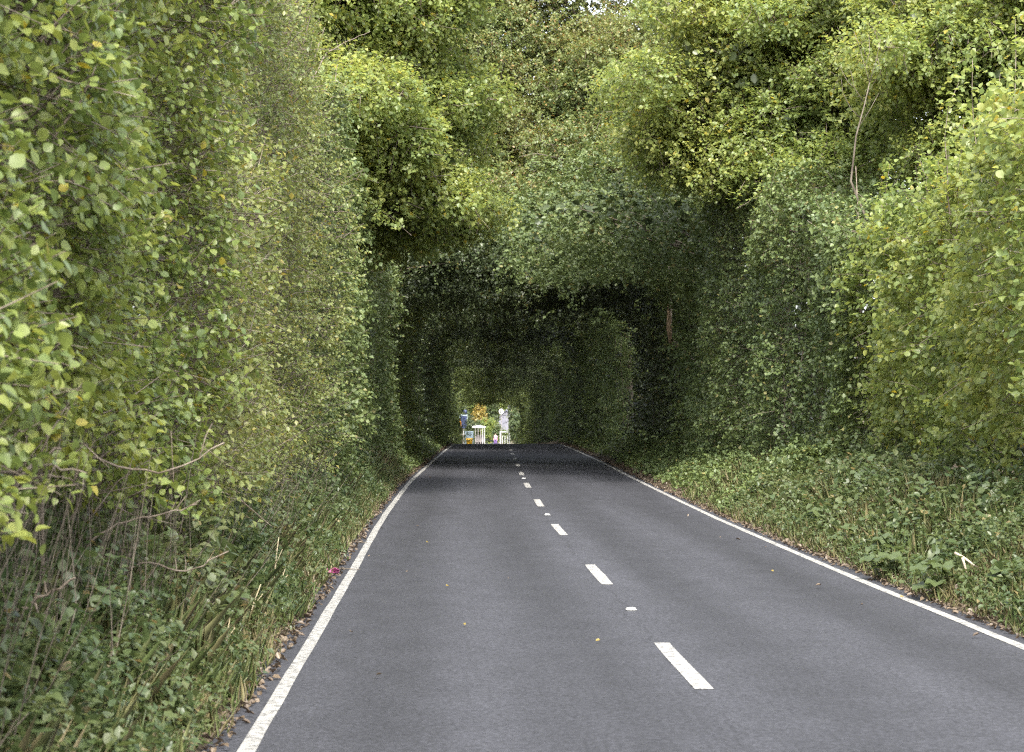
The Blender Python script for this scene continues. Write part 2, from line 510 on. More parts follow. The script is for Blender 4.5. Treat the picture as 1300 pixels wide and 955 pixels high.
def twigs_mesh(name, A, B, r, mat, parent):
    """thin three sided bent twigs from A to B"""
    n_ = len(A)
    if n_ < 900: return
    Dr = nrmz(B - A)
    u = nrmz(np.cross(Dr, rnd_dir(n_))); v = np.cross(Dr, u)
    Mid = (A + B) / 2 + u * (np.linalg.norm(B - A, axis=1) * rng.uniform(-.12, .12, n_))[:, None]
    rr = r * rng.uniform(.6, 1.6, n_)[:, None]
    V = []
    for P_, f in ((A, 1.3), (Mid, .9), (B, .4)):
        for k in range(3):
            th = 2 * math.pi * k / 3
            V.append(P_ + (u * math.cos(th) + v * math.sin(th)) * rr * f)
    V = np.stack(V, 1).reshape(-1, 3)
    base = np.arange(n_)[:, None] * 9
    Q = []
    for s_ in (0, 3):
        for k in range(3):
            Q.append(base + np.array([s_ + k, s_ + (k + 1) % 3, s_ + 3 + (k + 1) % 3, s_ + 3 + k])[None])
    return obj(name, mesh_np(name, V, np.concatenate(Q)), mat, parent)

def filler(name, mat, parent, P, size=.3, flat=None):
    """big leaves added inside hedges and crowns to block light"""
    n_ = len(P)
    D = rnd_dir(n_); N = rnd_dir(n_) + (np.array(flat) if flat is not None else 0)
    sz = rng.uniform(.7, 1.3, n_) * size
    return obj(name, leaf_mesh(name, P, D, N, sz, sz * .8, False), mat, parent)

def wall_pts(n_, Y0, Y1, z0, z1, xf, side, depth=.5, lump=.35, seed=0, hole=.55, face_top=None):
    """shoot roots on a vertical hedge face; side=+1 faces +x"""
    Y = rng.uniform(Y0, Y1, n_)
    za = z0(Y) if callable(z0) else np.full(n_, z0); zb = z1(Y) if callable(z1) else np.full(n_, z1)
    Z = za + (zb - za) * rng.random(n_)
    q = np.stack([Y * 0, Y, Z], -1)
    lm = lump * (noise(q, 1.9, seed) * .7 + noise(q, .75, seed + 1) * .45 + noise(q, 4.2, seed + 2) * .4)
    d = rng.exponential(depth, n_)
    h = noise(q, .9, seed + 3) + .5 * noise(q, .4, seed + 4)
    keep = (h > -hole) | (d > depth * 1.2)
    X = xf(Y) + side * (lm - d)
    P = np.stack([X, Y, Z], -1)[keep]
    P[:, 2] += ground_z(P[:, 0], P[:, 1]) * 0
    OUT = np.tile(np.array([side, 0, .0]), (len(P), 1)).astype(float)
    # tilt normals with the lumps
    e = .25
    q = q[keep]
    gy_ = (noise(q + [0, e, 0], 1.9, seed) - noise(q - [0, e, 0], 1.9, seed)) * lump * .7 / (2 * e)
    gz_ = (noise(q + [0, 0, e], 1.9, seed) - noise(q - [0, 0, e], 1.9, seed)) * lump * .7 / (2 * e)
    OUT[:, 1] -= gy_; OUT[:, 2] -= gz_
    return P, nrmz(OUT)

def lobe_pts(lobes, dens, seed=0, inner=.35, rough=.25):
    """shoot roots on bumpy ellipsoids; lobes = (x,y,z,rx,ry,rz)"""
    PP, OO = [], []
    for i, (x, y, z, rx, ry, rz) in enumerate(lobes):
        area = 4 * math.pi * ((rx * ry) ** 1.6 / 3 + (rx * rz) ** 1.6 / 3 + (ry * rz) ** 1.6 / 3) ** (1 / 1.6)
        n_ = int(area * dens)
        u = rnd_dir(n_)
        c = np.array([x, y, z]); r = np.array([rx, ry, rz])
        p = u * r
        bump = 1 + rough * (noise(p + c, .9, seed) * .6 + noise(p + c, 2.0, seed + 1) * .7)
        rad = bump * (1 - inner * rng.random(n_) ** 2.2)
        PP.append(c + p * rad[:, None]); OO.append(nrmz(u / r))
    P = np.concatenate(PP); O = np.concatenate(OO)
    h = noise(P, 1.1, seed + 5)
    k = h > -.62
    return P[k], O[k]

CEIL = lambda Y: hz(Y) + np.interp(Y, [0, 38, 43, 50, 70, 100, 140, 250], [9, 6.2, 5.1, 5.0, 5.4, 6.5, 6.2, 5.2])
def clear(P, m=.0):
    """True where a leaf is outside the vehicle-trimmed tunnel"""
    Y = P[:, 1]; L_ = wallL(Y) - m; R_ = wallR(Y) + m; C_ = CEIL(Y) - m
    x = P[:, 0]; z = P[:, 2]
    rr = 1.1                                   # rounded upper corners
    inx = (x > L_ + .05) & (x < R_ - .05) & (z < C_)
    dxl = np.clip(L_ + rr - x, 0, None); dxr = np.clip(x - (R_ - rr), 0, None); dz_ = np.clip(z - (C_ - rr), 0, None)
    corner = (np.maximum(dxl, dxr) ** 2 + dz_ ** 2) > rr * rr
    wob = noise(P, 1.5, 77) * .45 + noise(P, 3.2, 79) * .5 + noise(P, .5, 78) * .25
    inx2 = (x > L_ + .05 + wob) & (x < R_ - .05 - wob) & (z < C_ + wob)
    return ~(inx2 & ~corner)

def sprays(lobes, k=9, seed=0):
    r_ = np.random.default_rng(seed)
    out = []
    for (x, y, z, rx, ry, rz) in lobes:
        out.append((x, y, z, rx * .62, ry * .62, rz * .62))
        for i in range(k):
            u = r_.normal(size=3); u /= np.linalg.norm(u); f = r_.uniform(.55, 1.0)
            out.append((x + u[0] * rx * f, y + u[1] * ry * f, z + u[2] * rz * f, rx * r_.uniform(.30, .60), ry * r_.uniform(.30, .55), rz * r_.uniform(.14, .30)))
    return out

def limb(mb, p0, p1, r0, r1, bend=.15, n_=6, sides=6):
    p0, p1 = Vector(p0), Vector(p1)
    ln = (p1 - p0).length
    off = Vector((random.uniform(-1, 1), random.uniform(-1, 1), random.uniform(-.3, 1))) * ln * bend
    pts, rad = [], []
    for i in range(n_):
        t = i / (n_ - 1)
        p = p0.lerp(p1, t) + off * math.sin(t * math.pi) + Vector((random.uniform(-1, 1), random.uniform(-1, 1), random.uniform(-1, 1))) * ln * .018
        pts.append(p); rad.append(r0 + (r1 - r0) * t)
    mb.tube(pts, rad, sides)
    return pts

def tree_wood(t, base, lobes, r=.16, mat=None):
    """trunk with limbs reaching into every lobe, and twigs from each limb"""
    mat = mat or M['bark']
    base = Vector(base)
    c = Vector(np.mean([l[:3] for l in lobes], axis=0))
    fork = base.lerp(Vector((base.x * .6 + c.x * .4, base.y * .6 + c.y * .4, c.z)), .55)
    tm = MB(); limb(tm, base - Vector((0, 0, .2)), fork, r, r * .7, .06, 7, 9)
    tr = tm.build('trunk', mat, t, True)
    for l in lobes:
        lm = MB()
        tip = Vector(l[:3])
        pts = limb(lm, fork, tip, r * .5, r * .16, .12, 7)
        for k in range(7):
            s = pts[random.randint(3, 6)]
            e = tip + Vector((random.uniform(-1, 1) * l[3], random.uniform(-1, 1) * l[4], random.uniform(-.8, 1) * l[5])) * .95
            limb(lm, s, e, r * .13, .006, .1, 5, 4)
        lm.build('limb', mat, tr, True)
    return tr

# ------------------------------------------------------------------ hedges that stand along the road
def hedge(name, label, cat, Y0, Y1, side, xf, z0, z1, lmat, dens, nleaf, slen, ll, lw, seed, depth=.35, lump=.4, simple=False,
          twig_frac=.25, stems=10, stem_r=.02, fill_mat=None, group=None, top=True, hole=.55, twig_r=.004, thick=2.2, **kw):
    ym = (Y0 + Y1) / 2
    t = empty(name, (float(xf(ym)) - side * .8, ym, float(hz(ym)) + .5), label=label, cat=cat, group=group)
    off = np.array(t.location)
    zb = z1(np.array([ym]))[0] if callable(z1) else z1
    za = z0(np.array([ym]))[0] if callable(z0) else z0
    n_ = int((Y1 - Y0) * (zb - za) * dens)
    P, O = wall_pts(n_, Y0, Y1, z0, z1, xf, side, depth, lump, seed, hole)
    if top:     # closed top
        m_ = int((Y1 - Y0) * thick * dens * .6)
        Yt = rng.uniform(Y0, Y1, m_); Xt = xf(Yt) - side * rng.uniform(0, thick, m_)
        zt = (z1(Yt) if callable(z1) else np.full(m_, z1))
        Pt = np.stack([Xt, Yt, zt], -1); Pt[:, 2] += noise(Pt, 1.3, seed + 8) * .4 - rng.exponential(.2, m_)
        P = np.concatenate([P, Pt]); O = np.concatenate([O, np.tile([side * .2, 0, 1.], (m_, 1))])
    P = P - off
    foliage('foliage', lmat, t, P, O, nleaf, slen, ll, lw, simple, twig=M['twig'] if twig_frac > 0 else None, twig_frac=twig_frac, twig_r=twig_r, **kw)
    # added filler leaves in the heart stop light coming through the hedge
    k = int((Y1 - Y0) * (zb - za) * 50)
    Yf = rng.uniform(Y0, Y1, k)
    a_ = z0(Yf) if callable(z0) else np.full(k, z0); b_ = z1(Yf) if callable(z1) else np.full(k, z1)
    Pf = np.stack([xf(Yf) - side * rng.uniform(1.05, thick + .3, k), Yf, a_ - .2 + (b_ - a_ + .1) * rng.random(k)], -1) - off
    filler('hedge_filler', fill_mat or M['tunnel'], t, Pf, .22)
    # stems
    for i in range(stems):
        sb = MB()
        y = random.uniform(Y0, Y1); x = float(xf(y)) - side * random.uniform(.35, 1.0)
        g = float(ground_z(x, y))
        top_ = float(zb) - random.uniform(.3, 2)
        lean = random.uniform(-.5, .5)
        limb(sb, Vector((x, y, g - .1)) - Vector(off), Vector((x - side * random.uniform(-.25, .5), y + lean, top_)) - Vector(off), stem_r * random.uniform(.6, 1.5), stem_r * .4, .05, 7, 6)
        sb.build('stem', M['twig'], t, True)
    return t

g_und = lambda Y: hz(Y)
h1 = hedge('hazel_hedge', 'tall near hazel hedge with large broad leaves along the left edge of the photo', 'hedge', 3.0, 17.5, 1, lambda Y: wallL(Y) + .12 * np.sin(Y * 1.1),
           lambda Y: 1.55 - np.clip(Y - 9, 0, 9) * .03 + .18 * np.sin(Y * 2.1), 7.6, M['hazel'], 180, 7, .30, .066, .053, 11, depth=.36, lump=.5, hole=.8, twig_frac=.55, stems=24, stem_r=.013, simple='fine', fill_mat=M['hazel'])
h2 = hedge('blackthorn_hedge', 'olive and grey twiggy hedge with small leaves between hazel hedge and ivy hedge on left', 'hedge', 17, 34, 1, lambda Y: wallL(Y) + .10,
           lambda Y: 1.15 + .2 * np.sin(Y * 1.3), 7.6, M['twiggy'], 105, 8, .30, .062, .048, 21, depth=.28, lump=.62, twig_frac=.55, stems=26, stem_r=.014, simple=True, twig_r=.0045, hole=.45)
h3 = hedge('ivy_hedge', 'green ivy covered hedge on left ending where the dark tree tunnel begins', 'hedge', 33.5, 61, 1, lambda Y: wallL(Y) + .08 + .1 * np.sin(Y * .7),
           lambda Y: .7 + .2 * np.sin(Y), 6.9, M['ivy'], 60, 8, .30, .09, .078, 31, depth=.28, lump=.62, twig_frac=.2, stems=14, simple=True)
# right hand side
RBX = lambda Y: np.interp(Y, [12, 26, 38, 60], [7.7, 7.3, 7.25, 7.5])
h4 = hedge('hazel_bush', 'bright yellow-green bushy hazel with upright shoots at right edge above the weedy bank', 'bush', 9, 39, -1, RBX,
           lambda Y: 1.25 + .25 * np.sin(Y * 1.7), lambda Y: 5.3 + .55 * np.sin(Y * .45 + 1.2) + .3 * np.sin(Y * 1.9), M['lime'], 66, 8, .40, .094, .080, 41, depth=.34, lump=.85, twig_frac=.3, simple='fine', stems=16, stem_r=.016)
h5 = hedge('ivy_wall', 'dark bluish green ivy wall on right between bright hazel bush and shaded tunnel trees', 'ivy', 38.5, 57, -1, lambda Y: wallR(Y) - .1 - .12 * np.sin(Y),
           lambda Y: .95 + .2 * np.sin(Y), lambda Y: np.interp(Y, [38, 49], [5.0, 7.4]), M['ivy'], 70, 8, .28, .085, .074, 51, depth=.25, lump=.45, twig_frac=.2, stems=12, simple=True)

def understorey(t, Y0, Y1, n_, ztop, r=.005):
    y = rng.uniform(Y0, Y1, n_); x = wallL(y) - rng.uniform(-.25, 1.1, n_)
    g = ground_z(x, y)
    A = np.stack([x, y, g - .03], -1); B = A + np.stack([rng.normal(.05, .3, n_), rng.normal(0, .45, n_), rng.uniform(.35, 1.0, n_) * ztop], -1)
    o = np.array(t.location)
    twigs_mesh('understorey_twigs', A - o, B - o, r, M['bark'], t)
understorey(h1, 6, 17.5, 900, 1.6, .0026)
understorey(h2, 17, 34, 900, 1.2, .003)

# upright leafy shoots standing above the bright bush
pv = []
SP, SO = [], []
for i in range(40):
    sh = MB()
    y = random.uniform(26, 38.5); x = float(RBX(y)) + random.uniform(-.1, 1.6)
    zb = 4.9 + .55 * math.sin(y * .45 + 1.2) + random.uniform(-.3, .3)
    e = Vector((x + random.uniform(-.25, .2), y + random.uniform(-.3, .3), zb + random.uniform(.7, 1.7)))
    pts = limb(sh, (x, y, zb - .6), e, .010, .003, .06, 6, 4)
    for p in pts[1:]:
        for q in range(7):
            SP.append(Vector(p) + Vector((random.gauss(0, .08), random.gauss(0, .08), random.gauss(0, .10)))); SO.append((random.gauss(0, 1), random.gauss(0, 1), .4))
    o = sh.build('upright_shoot', M['twig'], h4, True); o.location = -h4.location
loc = np.array(h4.location)
SP = np.array([tuple(p) for p in SP]) - loc
foliage('shoot_foliage', M['lime'], h4, SP, nrmz(np.array(SO)), 3, .14, .085, .072)

# ------------------------------------------------------------------ trees leaning over the road
def front_pts(x0, x1, z0, z1, yf, dens, seed, mask=None):
    """shoot roots on the layered side of a crown that faces down the road"""
    n_ = int((x1 - x0) * (z1 - z0) * dens)
    X = rng.uniform(x0, x1, n_); Z = rng.uniform(z0, z1, n_)
    q = np.stack([X * .55, X * 0 + seed, Z * 1.3], -1); e = .15
    bf = lambda q_: noise(q_, 1.25, seed) * .55 + noise(q_, .55, seed + 1) * .28
    b_ = bf(q)
    Y = yf(X, Z) - b_ * 1.6 + rng.exponential(.5, n_)
    O = np.stack([-(bf(q + [e, 0, 0]) - b_) / e * -.35, np.full(n_, -.75), .35 + (bf(q) - bf(q + [0, 0, e])) / e * .35], -1)
    P = np.stack([X, Y, Z], -1)
    ed = noise(P, 1.0, seed + 3) * .7 + noise(P, .45, seed + 4) * .4
    k = (X > x0 + .5 + ed * .9) & (X < x1 - .5 - ed * .9) & (Z > z0 + .5 + ed * .9) & (b_ > -.9)
    if mask is not None: k &= mask(X, Z, ed)
    return P[k], nrmz(O[k])

def tree(name, label, base, lobes, lmat, dens, nleaf, slen, ll, lw, seed, simple=True, r=.17, cat='tree', inner_n=3200, group=None, twig_frac=.15, rough=.3, front=None, **kw):
    t = empty(name, base, label=label, cat=cat, group=group)
    off = np.array(base, dtype=float)
    L2 = [(l[0] - off[0], l[1] - off[1], l[2] - off[2], *l[3:]) for l in lobes]
    tree_wood(t, (0, 0, 0), L2, r)
    P, O = lobe_pts(sprays(lobes, 10, seed), dens, seed, inner=.6, rough=.5)
    if front is not None:
        Pf_, Of_ = front_pts(*front[:5], dens * 1.7, seed + 50, front[5] if len(front) > 5 else None)
        P = np.concatenate([P, Pf_]); O = np.concatenate([O, Of_])
    k = clear(P); P, O = P[k] - off, O[k]
    cull = lambda p: clear(p + off, -.1)
    foliage('crown', lmat, t, P, O, nleaf, slen, ll, lw, simple, cull=cull, twig=M['twig'], twig_frac=twig_frac, twig_r=.006, **kw)
    # added filler leaves block light; their shade-toned colour darkens the heart
    f = []
    for l in lobes:
        u = rnd_dir(inner_n // len(lobes)); f.append(np.array(l[:3]) + u * np.array(l[3:]) * rng.uniform(.3, .72, len(u))[:, None])
    f = np.concatenate(f); f = f[clear(f, .3)] - off
    if len(f): filler('crown_filler', M['tunnel'], t, f, .20, flat=(0, 0, .6))
    return t

tree('hazel_tree', 'bright yellow-green hazel tree on left leaning over the road above the ivy hedge', (-3.6, 45, .5),
     [(-2.1, 45.5, 10.6, 2.2, 2.4, 2.3), (-1.25, 45.5, 9.0, 1.65, 2.2, 1.6), (-1.2, 45, 7.4, 1.7, 2.2, 1.4), (-1.0, 47.5, 6.5, 1.9, 2.4, 1.1), (-2.4, 43.5, 8.1, 1.7, 2.2, 1.9),
      (-3.0, 47, 12.4, 2.4, 2.6, 2.2), (-1.5, 48, 11.9, 2.0, 2.2, 1.9), (-.5, 51, 6.5, 1.4, 2.2, .7), (-.7, 46, 10.6, 1.5, 2.2, 1.4), (-.6, 47, 12.2, 1.5, 2.2, 1.3), (-.5, 48, 8.6, 1.4, 2.2, 1.2), (-3.0, 44, 6.6, 1.3, 2.6, 1.2), (-3.4, 44.5, 9.6, 1.9, 2.4, 2.4), (-2.6, 50, 7.6, 1.8, 3, 1.8)],
     M['lime'], 38, 8, .42, .10, .085, 61, r=.19, leaf_up=.8, front=(-4.2, .9, 5.2, 14.5, lambda X, Z: 41.8 + (X + 2.5) * 1.2 + (Z - 6) * .42, lambda X, Z, e: X < np.interp(Z, [5, 6.5, 7.2, 8.2, 9.2, 14], [1.4, 1.2, .3, .0, .35, .6]) + e * .6))
tree('hazel_tree', 'tall broad-leaved tree on right arching over the road beside bright hazel bush', (9.2, 51, .8),
     [(6.5, 50, 9.7, 2.1, 2.3, 1.9), (5.7, 51, 8.2, 1.55, 2.2, 1.2), (7.9, 50, 9.8, 2.1, 2.3, 2.1), (8.9, 48.5, 8.3, 2.0, 2.4, 1.9), (7.2, 50.5, 7.7, 1.9, 2.4, 1.3),
      (9.0, 50.5, 11.4, 2.3, 2.5, 2.1), (6.9, 51, 11.9, 1.8, 2.3, 1.7), (5.3, 53, 9.4, 1.5, 2.2, 1.5), (8.3, 53, 7.2, 2, 2.6, 1.6)],
     M['lime'], 38, 8, .42, .10, .085, 71, r=.2, leaf_up=.8, front=(4.0, 10.6, 5.9, 14.5, lambda X, Z: 46.3 + (9 - X) * .7 + (Z - 7) * .42, lambda X, Z, e: (X > np.interp(Z, [6, 7, 8, 11, 12, 14], [6.5, 5.2, 4.4, 4.6, 5.2, 5.4]) - e * .6)))
tree('hazel_tree', 'dense green tree behind bright hazel bush at upper right corner', (11.6, 45, .8),
     [(10.4, 44, 9.0, 2.2, 2.5, 2.0), (11.8, 43, 8.6, 2.2, 2.5, 2.3), (10.2, 46, 11.2, 2.2, 2.6, 2.0), (12.4, 44.5, 11.2, 2.6, 3, 2.3), (13.2, 40, 8.3, 2.3, 3, 2.5), (10.4, 45, 6.8, 1.8, 2.4, 1.7), (13.6, 42, 10.8, 2.2, 3, 2.2)],
     M['lime'], 28, 8, .42, .10, .085, 81, r=.2, leaf_up=.8, front=(8.6, 15.5, 5.6, 14, lambda X, Z: 42.6 - (X - 9) * .9 + (Z - 7) * .4))

# brownish tree hanging over the middle of the road
tree('oak_tree', 'brownish green turning tree filling the middle gap above the tunnel mouth', (9.6, 78, .8),
     [(2.0, 75, 10.6, 2.6, 2.6, 1.9), (.4, 76, 14.6, 2.4, 2.6, 1.8), (2.6, 78, 17.6, 2.8, 2.8, 2.0), (.6, 79, 18.2, 2.4, 2.8, 2.0), (4.6, 74, 10.0, 2.4, 2.6, 2.0), (.2, 76, 12.6, 2.5, 2.6, 2.0), (3.0, 77, 13.4, 2.7, 2.6, 2.2), (5.8, 76, 13.0, 2.5, 2.8, 2.3),
      (1.2, 78, 16.0, 2.7, 2.8, 2.2), (4.6, 78, 16.6, 2.8, 2.8, 2.3), (7.4, 77, 15.4, 2.6, 2.8, 2.4), (7.2, 75, 10.5, 2.2, 2.6, 2.2), (-1.2, 77, 10.2, 2.0, 2.6, 1.8), (6.0, 73, 7.6, 2.2, 2.4, 1.4), (2.6, 73, 8.4, 2.3, 2.4, 1.5), (-1.6, 79, 15.0, 2.2, 2.6, 2.2)],
     M['oak'], 17, 9, .5, .105, .075, 91, r=.3, twig_frac=.1, front=(-3.5, 10.5, 7.6, 20.5, lambda X, Z: 73.0 + np.abs(X - 3) * .15 + (Z - 9) * .35), inner_n=3500)
tree('ash_tree', 'green leafy tree on left whose low branches catch light at the tunnel mouth', (-3.2, 70, .5),
     [(.0, 68, 7.6, 1.9, 2.2, 1.2), (1.8, 69, 7.5, 1.9, 2.2, 1.2), (-1.4, 69, 9.2, 1.9, 2.4, 1.7), (-2.2, 71, 12, 2.3, 2.6, 2.2), (-2.8, 70, 8.0, 1.6, 3, 2)],
     M['hazel'], 26, 8, .45, .11, .09, 101, r=.2, leaf_up=.9)
tree('ash_tree', 'dark green tree on right roofing the tunnel mouth over the right lane', (8.8, 66, .8),
     [(5.2, 66, 7.4, 2.0, 2.4, 1.1), (6.9, 65, 8.4, 2.0, 2.6, 1.6), (3.6, 68, 7.3, 1.8, 2.2, 1.0), (8.0, 66, 10.6, 2.2, 2.6, 2.2), (7.6, 62, 7.6, 1.6, 2.6, 1.4)],
     M['tunnel'], 22, 8, .45, .11, .09, 111, r=.22, leaf_up=.9)

# backdrop trees beyond the tunnel roof
for i, (x, y, lab) in enumerate(((-1.5, 104, 'tall tree glimpsed through gaps left of the brownish tree'), (6.5, 112, 'tall tree glimpsed through gaps behind the brownish tree'), (12.5, 98, 'tall dark tree rising behind the right hand hazel trees'), (-8.5, 92, 'tall tree hidden mostly behind left hazel tree'))):
    lobes = [(x + random.uniform(-2.6, 2.6), y + random.uniform(-2, 2), random.uniform(10, 21.5), random.uniform(2.2, 3.2), 2.8, random.uniform(2, 2.8)) for _ in range(10)]
    bx = -3.4 if x < 3 else 13
    if abs(x) > 8: bx = x
    tree('oak_tree', lab, (bx, y + 1, .6), lobes, M['oak'] if i % 2 else M['tunnel'], 7, 9, .6, .18, .13, 120 + i * 7, r=.3, twig_frac=.15, inner_n=2500)

# ------------------------------------------------------------------ trees that make the tunnel (built once per kind, then copied)
def tunnel_tree(seed, lmat, roof_fill, roof=True):
    """local frame: wall face at x=0, road towards -x, y along the road, z up from the road"""
    t = empty('tunnel_tree', (0, 0, 0))
    Ly = 4.6
    n_ = int(2 * Ly * 6.2 * 38)
    P, O = wall_pts(n_, -Ly, Ly, .35, 6.6, lambda Y: np.zeros_like(Y) + .05 + .035 * Y * Y, -1, .32, .75, seed, .5)
    P[:, 0] -= np.clip(P[:, 2] - 3.2, 0, 3.5) ** 2 * .05; P[:, 1] += rng.normal(0, .35, len(P))
    P[:, 0] -= rng.exponential(.38, len(P)) * (rng.random(len(P)) < .10)
    # roof half
    m_ = int(2 * Ly * 5.2 * 40)
    X = rng.uniform(-5.2, .5, m_); Y = rng.uniform(-Ly, Ly, m_) + rng.normal(0, .7, m_)
    edge = np.clip((-X - 3.4) / 1.4, 0, 1)
    C_ = 6.35 - 1.3 * np.clip((X + 1.7) / 1.9, 0, 1) ** 2 + .03 * Y * Y
    q = np.stack([X, Y, X * 0], -1)
    Z = C_ + noise(q, 1.8, seed + 20) * .5 + noise(q, 3.6, seed + 24) * .45 + noise(q, .7, seed + 21) * .25 + rng.exponential(.45, m_) - rng.exponential(.45, m_) * (rng.random(m_) < .10)
    kp = (rng.random(m_) > edge * .7) & (noise(q, 2.6, seed + 22) > -.6)
    Pr = np.stack([X, Y, Z], -1)[kp]; Or = np.tile([-.1, 0, -.55], (len(Pr), 1))
    # upper crown
    lobes = [(-2.6, -1.5, 8.4, 2.4, 2.6, 1.5), (-1.0, 1.6, 8.9, 2.4, 2.6, 1.8), (.8, -.5, 9.8, 2.4, 2.8, 2.2), (-3.4, 2.0, 7.9, 1.8, 2.4, 1.1), (1.6, 1.5, 7.2, 1.8, 3, 2.2)]
    Pl, Ol = lobe_pts(lobes, 9, seed + 30)
    kk = Pl[:, 2] > 6.3
    if not roof:
        k3 = Pl[:, 0] > .3; kk = kk & k3; Pr, Or = Pr[:0], Or[:0]
    P = np.concatenate([P, Pr, Pl[kk]]); O = np.concatenate([O, Or, Ol[kk]])
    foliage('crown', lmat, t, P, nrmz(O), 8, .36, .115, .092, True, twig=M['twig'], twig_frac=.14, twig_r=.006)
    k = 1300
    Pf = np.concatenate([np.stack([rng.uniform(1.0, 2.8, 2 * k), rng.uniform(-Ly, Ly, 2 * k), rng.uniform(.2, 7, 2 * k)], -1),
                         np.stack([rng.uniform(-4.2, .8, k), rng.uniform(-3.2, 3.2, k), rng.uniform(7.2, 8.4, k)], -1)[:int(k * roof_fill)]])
    filler('crown_filler', M['tunnel'], t, Pf, .24, flat=(0, 0, .5))  # oversized leaves added behind wall and roof to keep the tunnel dark
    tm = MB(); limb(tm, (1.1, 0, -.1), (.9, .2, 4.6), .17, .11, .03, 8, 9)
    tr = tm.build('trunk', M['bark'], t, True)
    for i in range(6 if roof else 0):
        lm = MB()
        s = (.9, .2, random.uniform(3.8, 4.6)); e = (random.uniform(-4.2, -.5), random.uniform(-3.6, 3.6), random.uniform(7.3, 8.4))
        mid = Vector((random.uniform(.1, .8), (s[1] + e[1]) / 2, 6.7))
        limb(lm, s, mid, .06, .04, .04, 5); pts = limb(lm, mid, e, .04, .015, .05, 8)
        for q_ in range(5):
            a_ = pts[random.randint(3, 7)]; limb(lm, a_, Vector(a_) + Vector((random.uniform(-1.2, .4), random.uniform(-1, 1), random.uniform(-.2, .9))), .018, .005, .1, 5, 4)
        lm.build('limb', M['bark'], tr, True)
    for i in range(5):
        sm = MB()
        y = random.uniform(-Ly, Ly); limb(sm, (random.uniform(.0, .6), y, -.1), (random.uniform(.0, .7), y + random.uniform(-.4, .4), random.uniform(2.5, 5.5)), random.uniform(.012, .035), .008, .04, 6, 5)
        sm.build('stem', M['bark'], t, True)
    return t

kinds = [tunnel_tree(301, M['tunnel'], .7), tunnel_tree(402, M['ivy'], .7), tunnel_tree(503, M['shade_toned_hazel'], 0.15), tunnel_tree(604, M['shade_toned_hazel'], 0, False)]
used = [False] * 4
def place_tunnel(Y, side, kind, zs=1.0, label=None, group=None, inset=0.0, flip=1):
    o = kinds[kind]
    if used[kind]: o = copy_tree(kinds[kind])
    used[kind] = True
    x = float(wallL(Y)) - inset if side < 0 else float(wallR(Y)) + inset
    sl = float(cx(Y + 3) - cx(Y - 3)) / 6
    o.location = (x, Y, float(hz(Y)))
    o.rotation_euler = (0, 0, (0 if side > 0 else math.pi) - math.atan(sl) + random.uniform(-.05, .05))
    o.scale = (random.uniform(.92, 1.08), flip * random.uniform(.95, 1.12), zs)
    tag(o, label, 'tree', group)
    return o
G1 = 'trees forming the tunnel walls'
place_tunnel(66.5, -1, 0, .86, 'shaded tree at left recess just past the ivy hedge', G1, .45)
place_tunnel(76, -1, 2, .92, 'left tunnel tree whose trimmed edge catches a strip of light', G1)
place_tunnel(84, -1, 1, .96, 'dark left tunnel tree just before the roof gap', G1, .25)
place_tunnel(60, 1, 1, .88, 'shadowed ivy clad tree on right next to ivy wall', G1, .1)
place_tunnel(69, 1, 0, .86, 'shadowed tree on right beside the pale split trunk', G1, .35)
place_tunnel(78, 1, 0, .92, 'dark tree on right just before the lit arch edge', G1, .3)
place_tunnel(91, 1, 1, 1.0, 'right tunnel tree forming the lit arched edge in the middle of the tunnel', G1, -.1)
Ys = [99, 107.5, 116, 124.5, 133, 142, 151, 160, 169, 178, 187, 196, 205, 214, 223, 232, 241, 248]
for side in (-1, 1):
    for i, Y in enumerate(Ys):
        zs = float(np.interp(Y, [90, 110, 150, 250], [1.02, .98, .94, .85])) * random.uniform(.97, 1.03)
        kd = (0, 1, 0, 2)[i % 4] if Y < 165 else 2
        if Y == 214 or (Y == 160 and side < 0): kd = 3
        elif side > 0 and Y < 200: kd = (0, 1, 0)[i % 3]
        place_tunnel(Y, side, kd, zs, 'clipped %s side tree deep inside the dark tunnel' % ('left' if side < 0 else 'right'), 'trees deep in the %s tunnel wall' % ('left' if side < 0 else 'right'), random.uniform(-.3, .3) if Y < 150 else random.uniform(-.15, .15), 1 if i % 2 else -1)

# ------------------------------------------------------------------ verge plants
def cover(n_, Y0, Y1, side, s0, s1, hfun, seed, dens_pow=1.0):
    """random roots on a verge strip with a height each"""
    Y = Y0 + (Y1 - Y0) * rng.random(n_) ** dens_pow
    s = rng.uniform(s0, s1, n_)
    X = cx(Y) + side * s
    q = np.stack([X, Y, X * 0], -1)
    cl = noise(q, .9, seed) * .5 + noise(q, .35, seed + 1) * .4
    keep = rng.random(n_) < np.clip(.75 + cl, .1, 1) * np.clip((s - s0) * 5 + .25 + noise(q, .8, seed + 3) * .5, 0, 1)
    X, Y, s, cl = X[keep], Y[keep], s[keep], cl[keep]
    h = hfun(s) * np.clip(1 + cl * .9, .25, 1.9)
    return X, Y, ground_z(X, Y), h
def undergrowth(name, mat, X, Y, Z, H, nleaf, ll, lw, label=None, simple=True):
    P = np.stack([X, Y, Z + H * rng.random(len(X)) ** .7], -1)
    O = nrmz(rnd_dir(len(X)) * .6 + np.array([0, -.2, .5]))
    lp, ld, ln, D, Ls = shoots(P, O, nleaf, .16, up=.5, spread=.7, leaf_up=1.0, leaf_out=.2, jit=.5)
    sz = rng.uniform(.45, 1.25, len(lp))
    o = obj(name, leaf_mesh(name, lp, ld, ln, ll * sz, lw * sz, simple), mat)
    return tag(o, label, 'undergrowth', kind='stuff')
hl = lambda s: np.interp(s, [2.98, 3.3, 3.6, 4.3], [.05, .2, .52, .62])
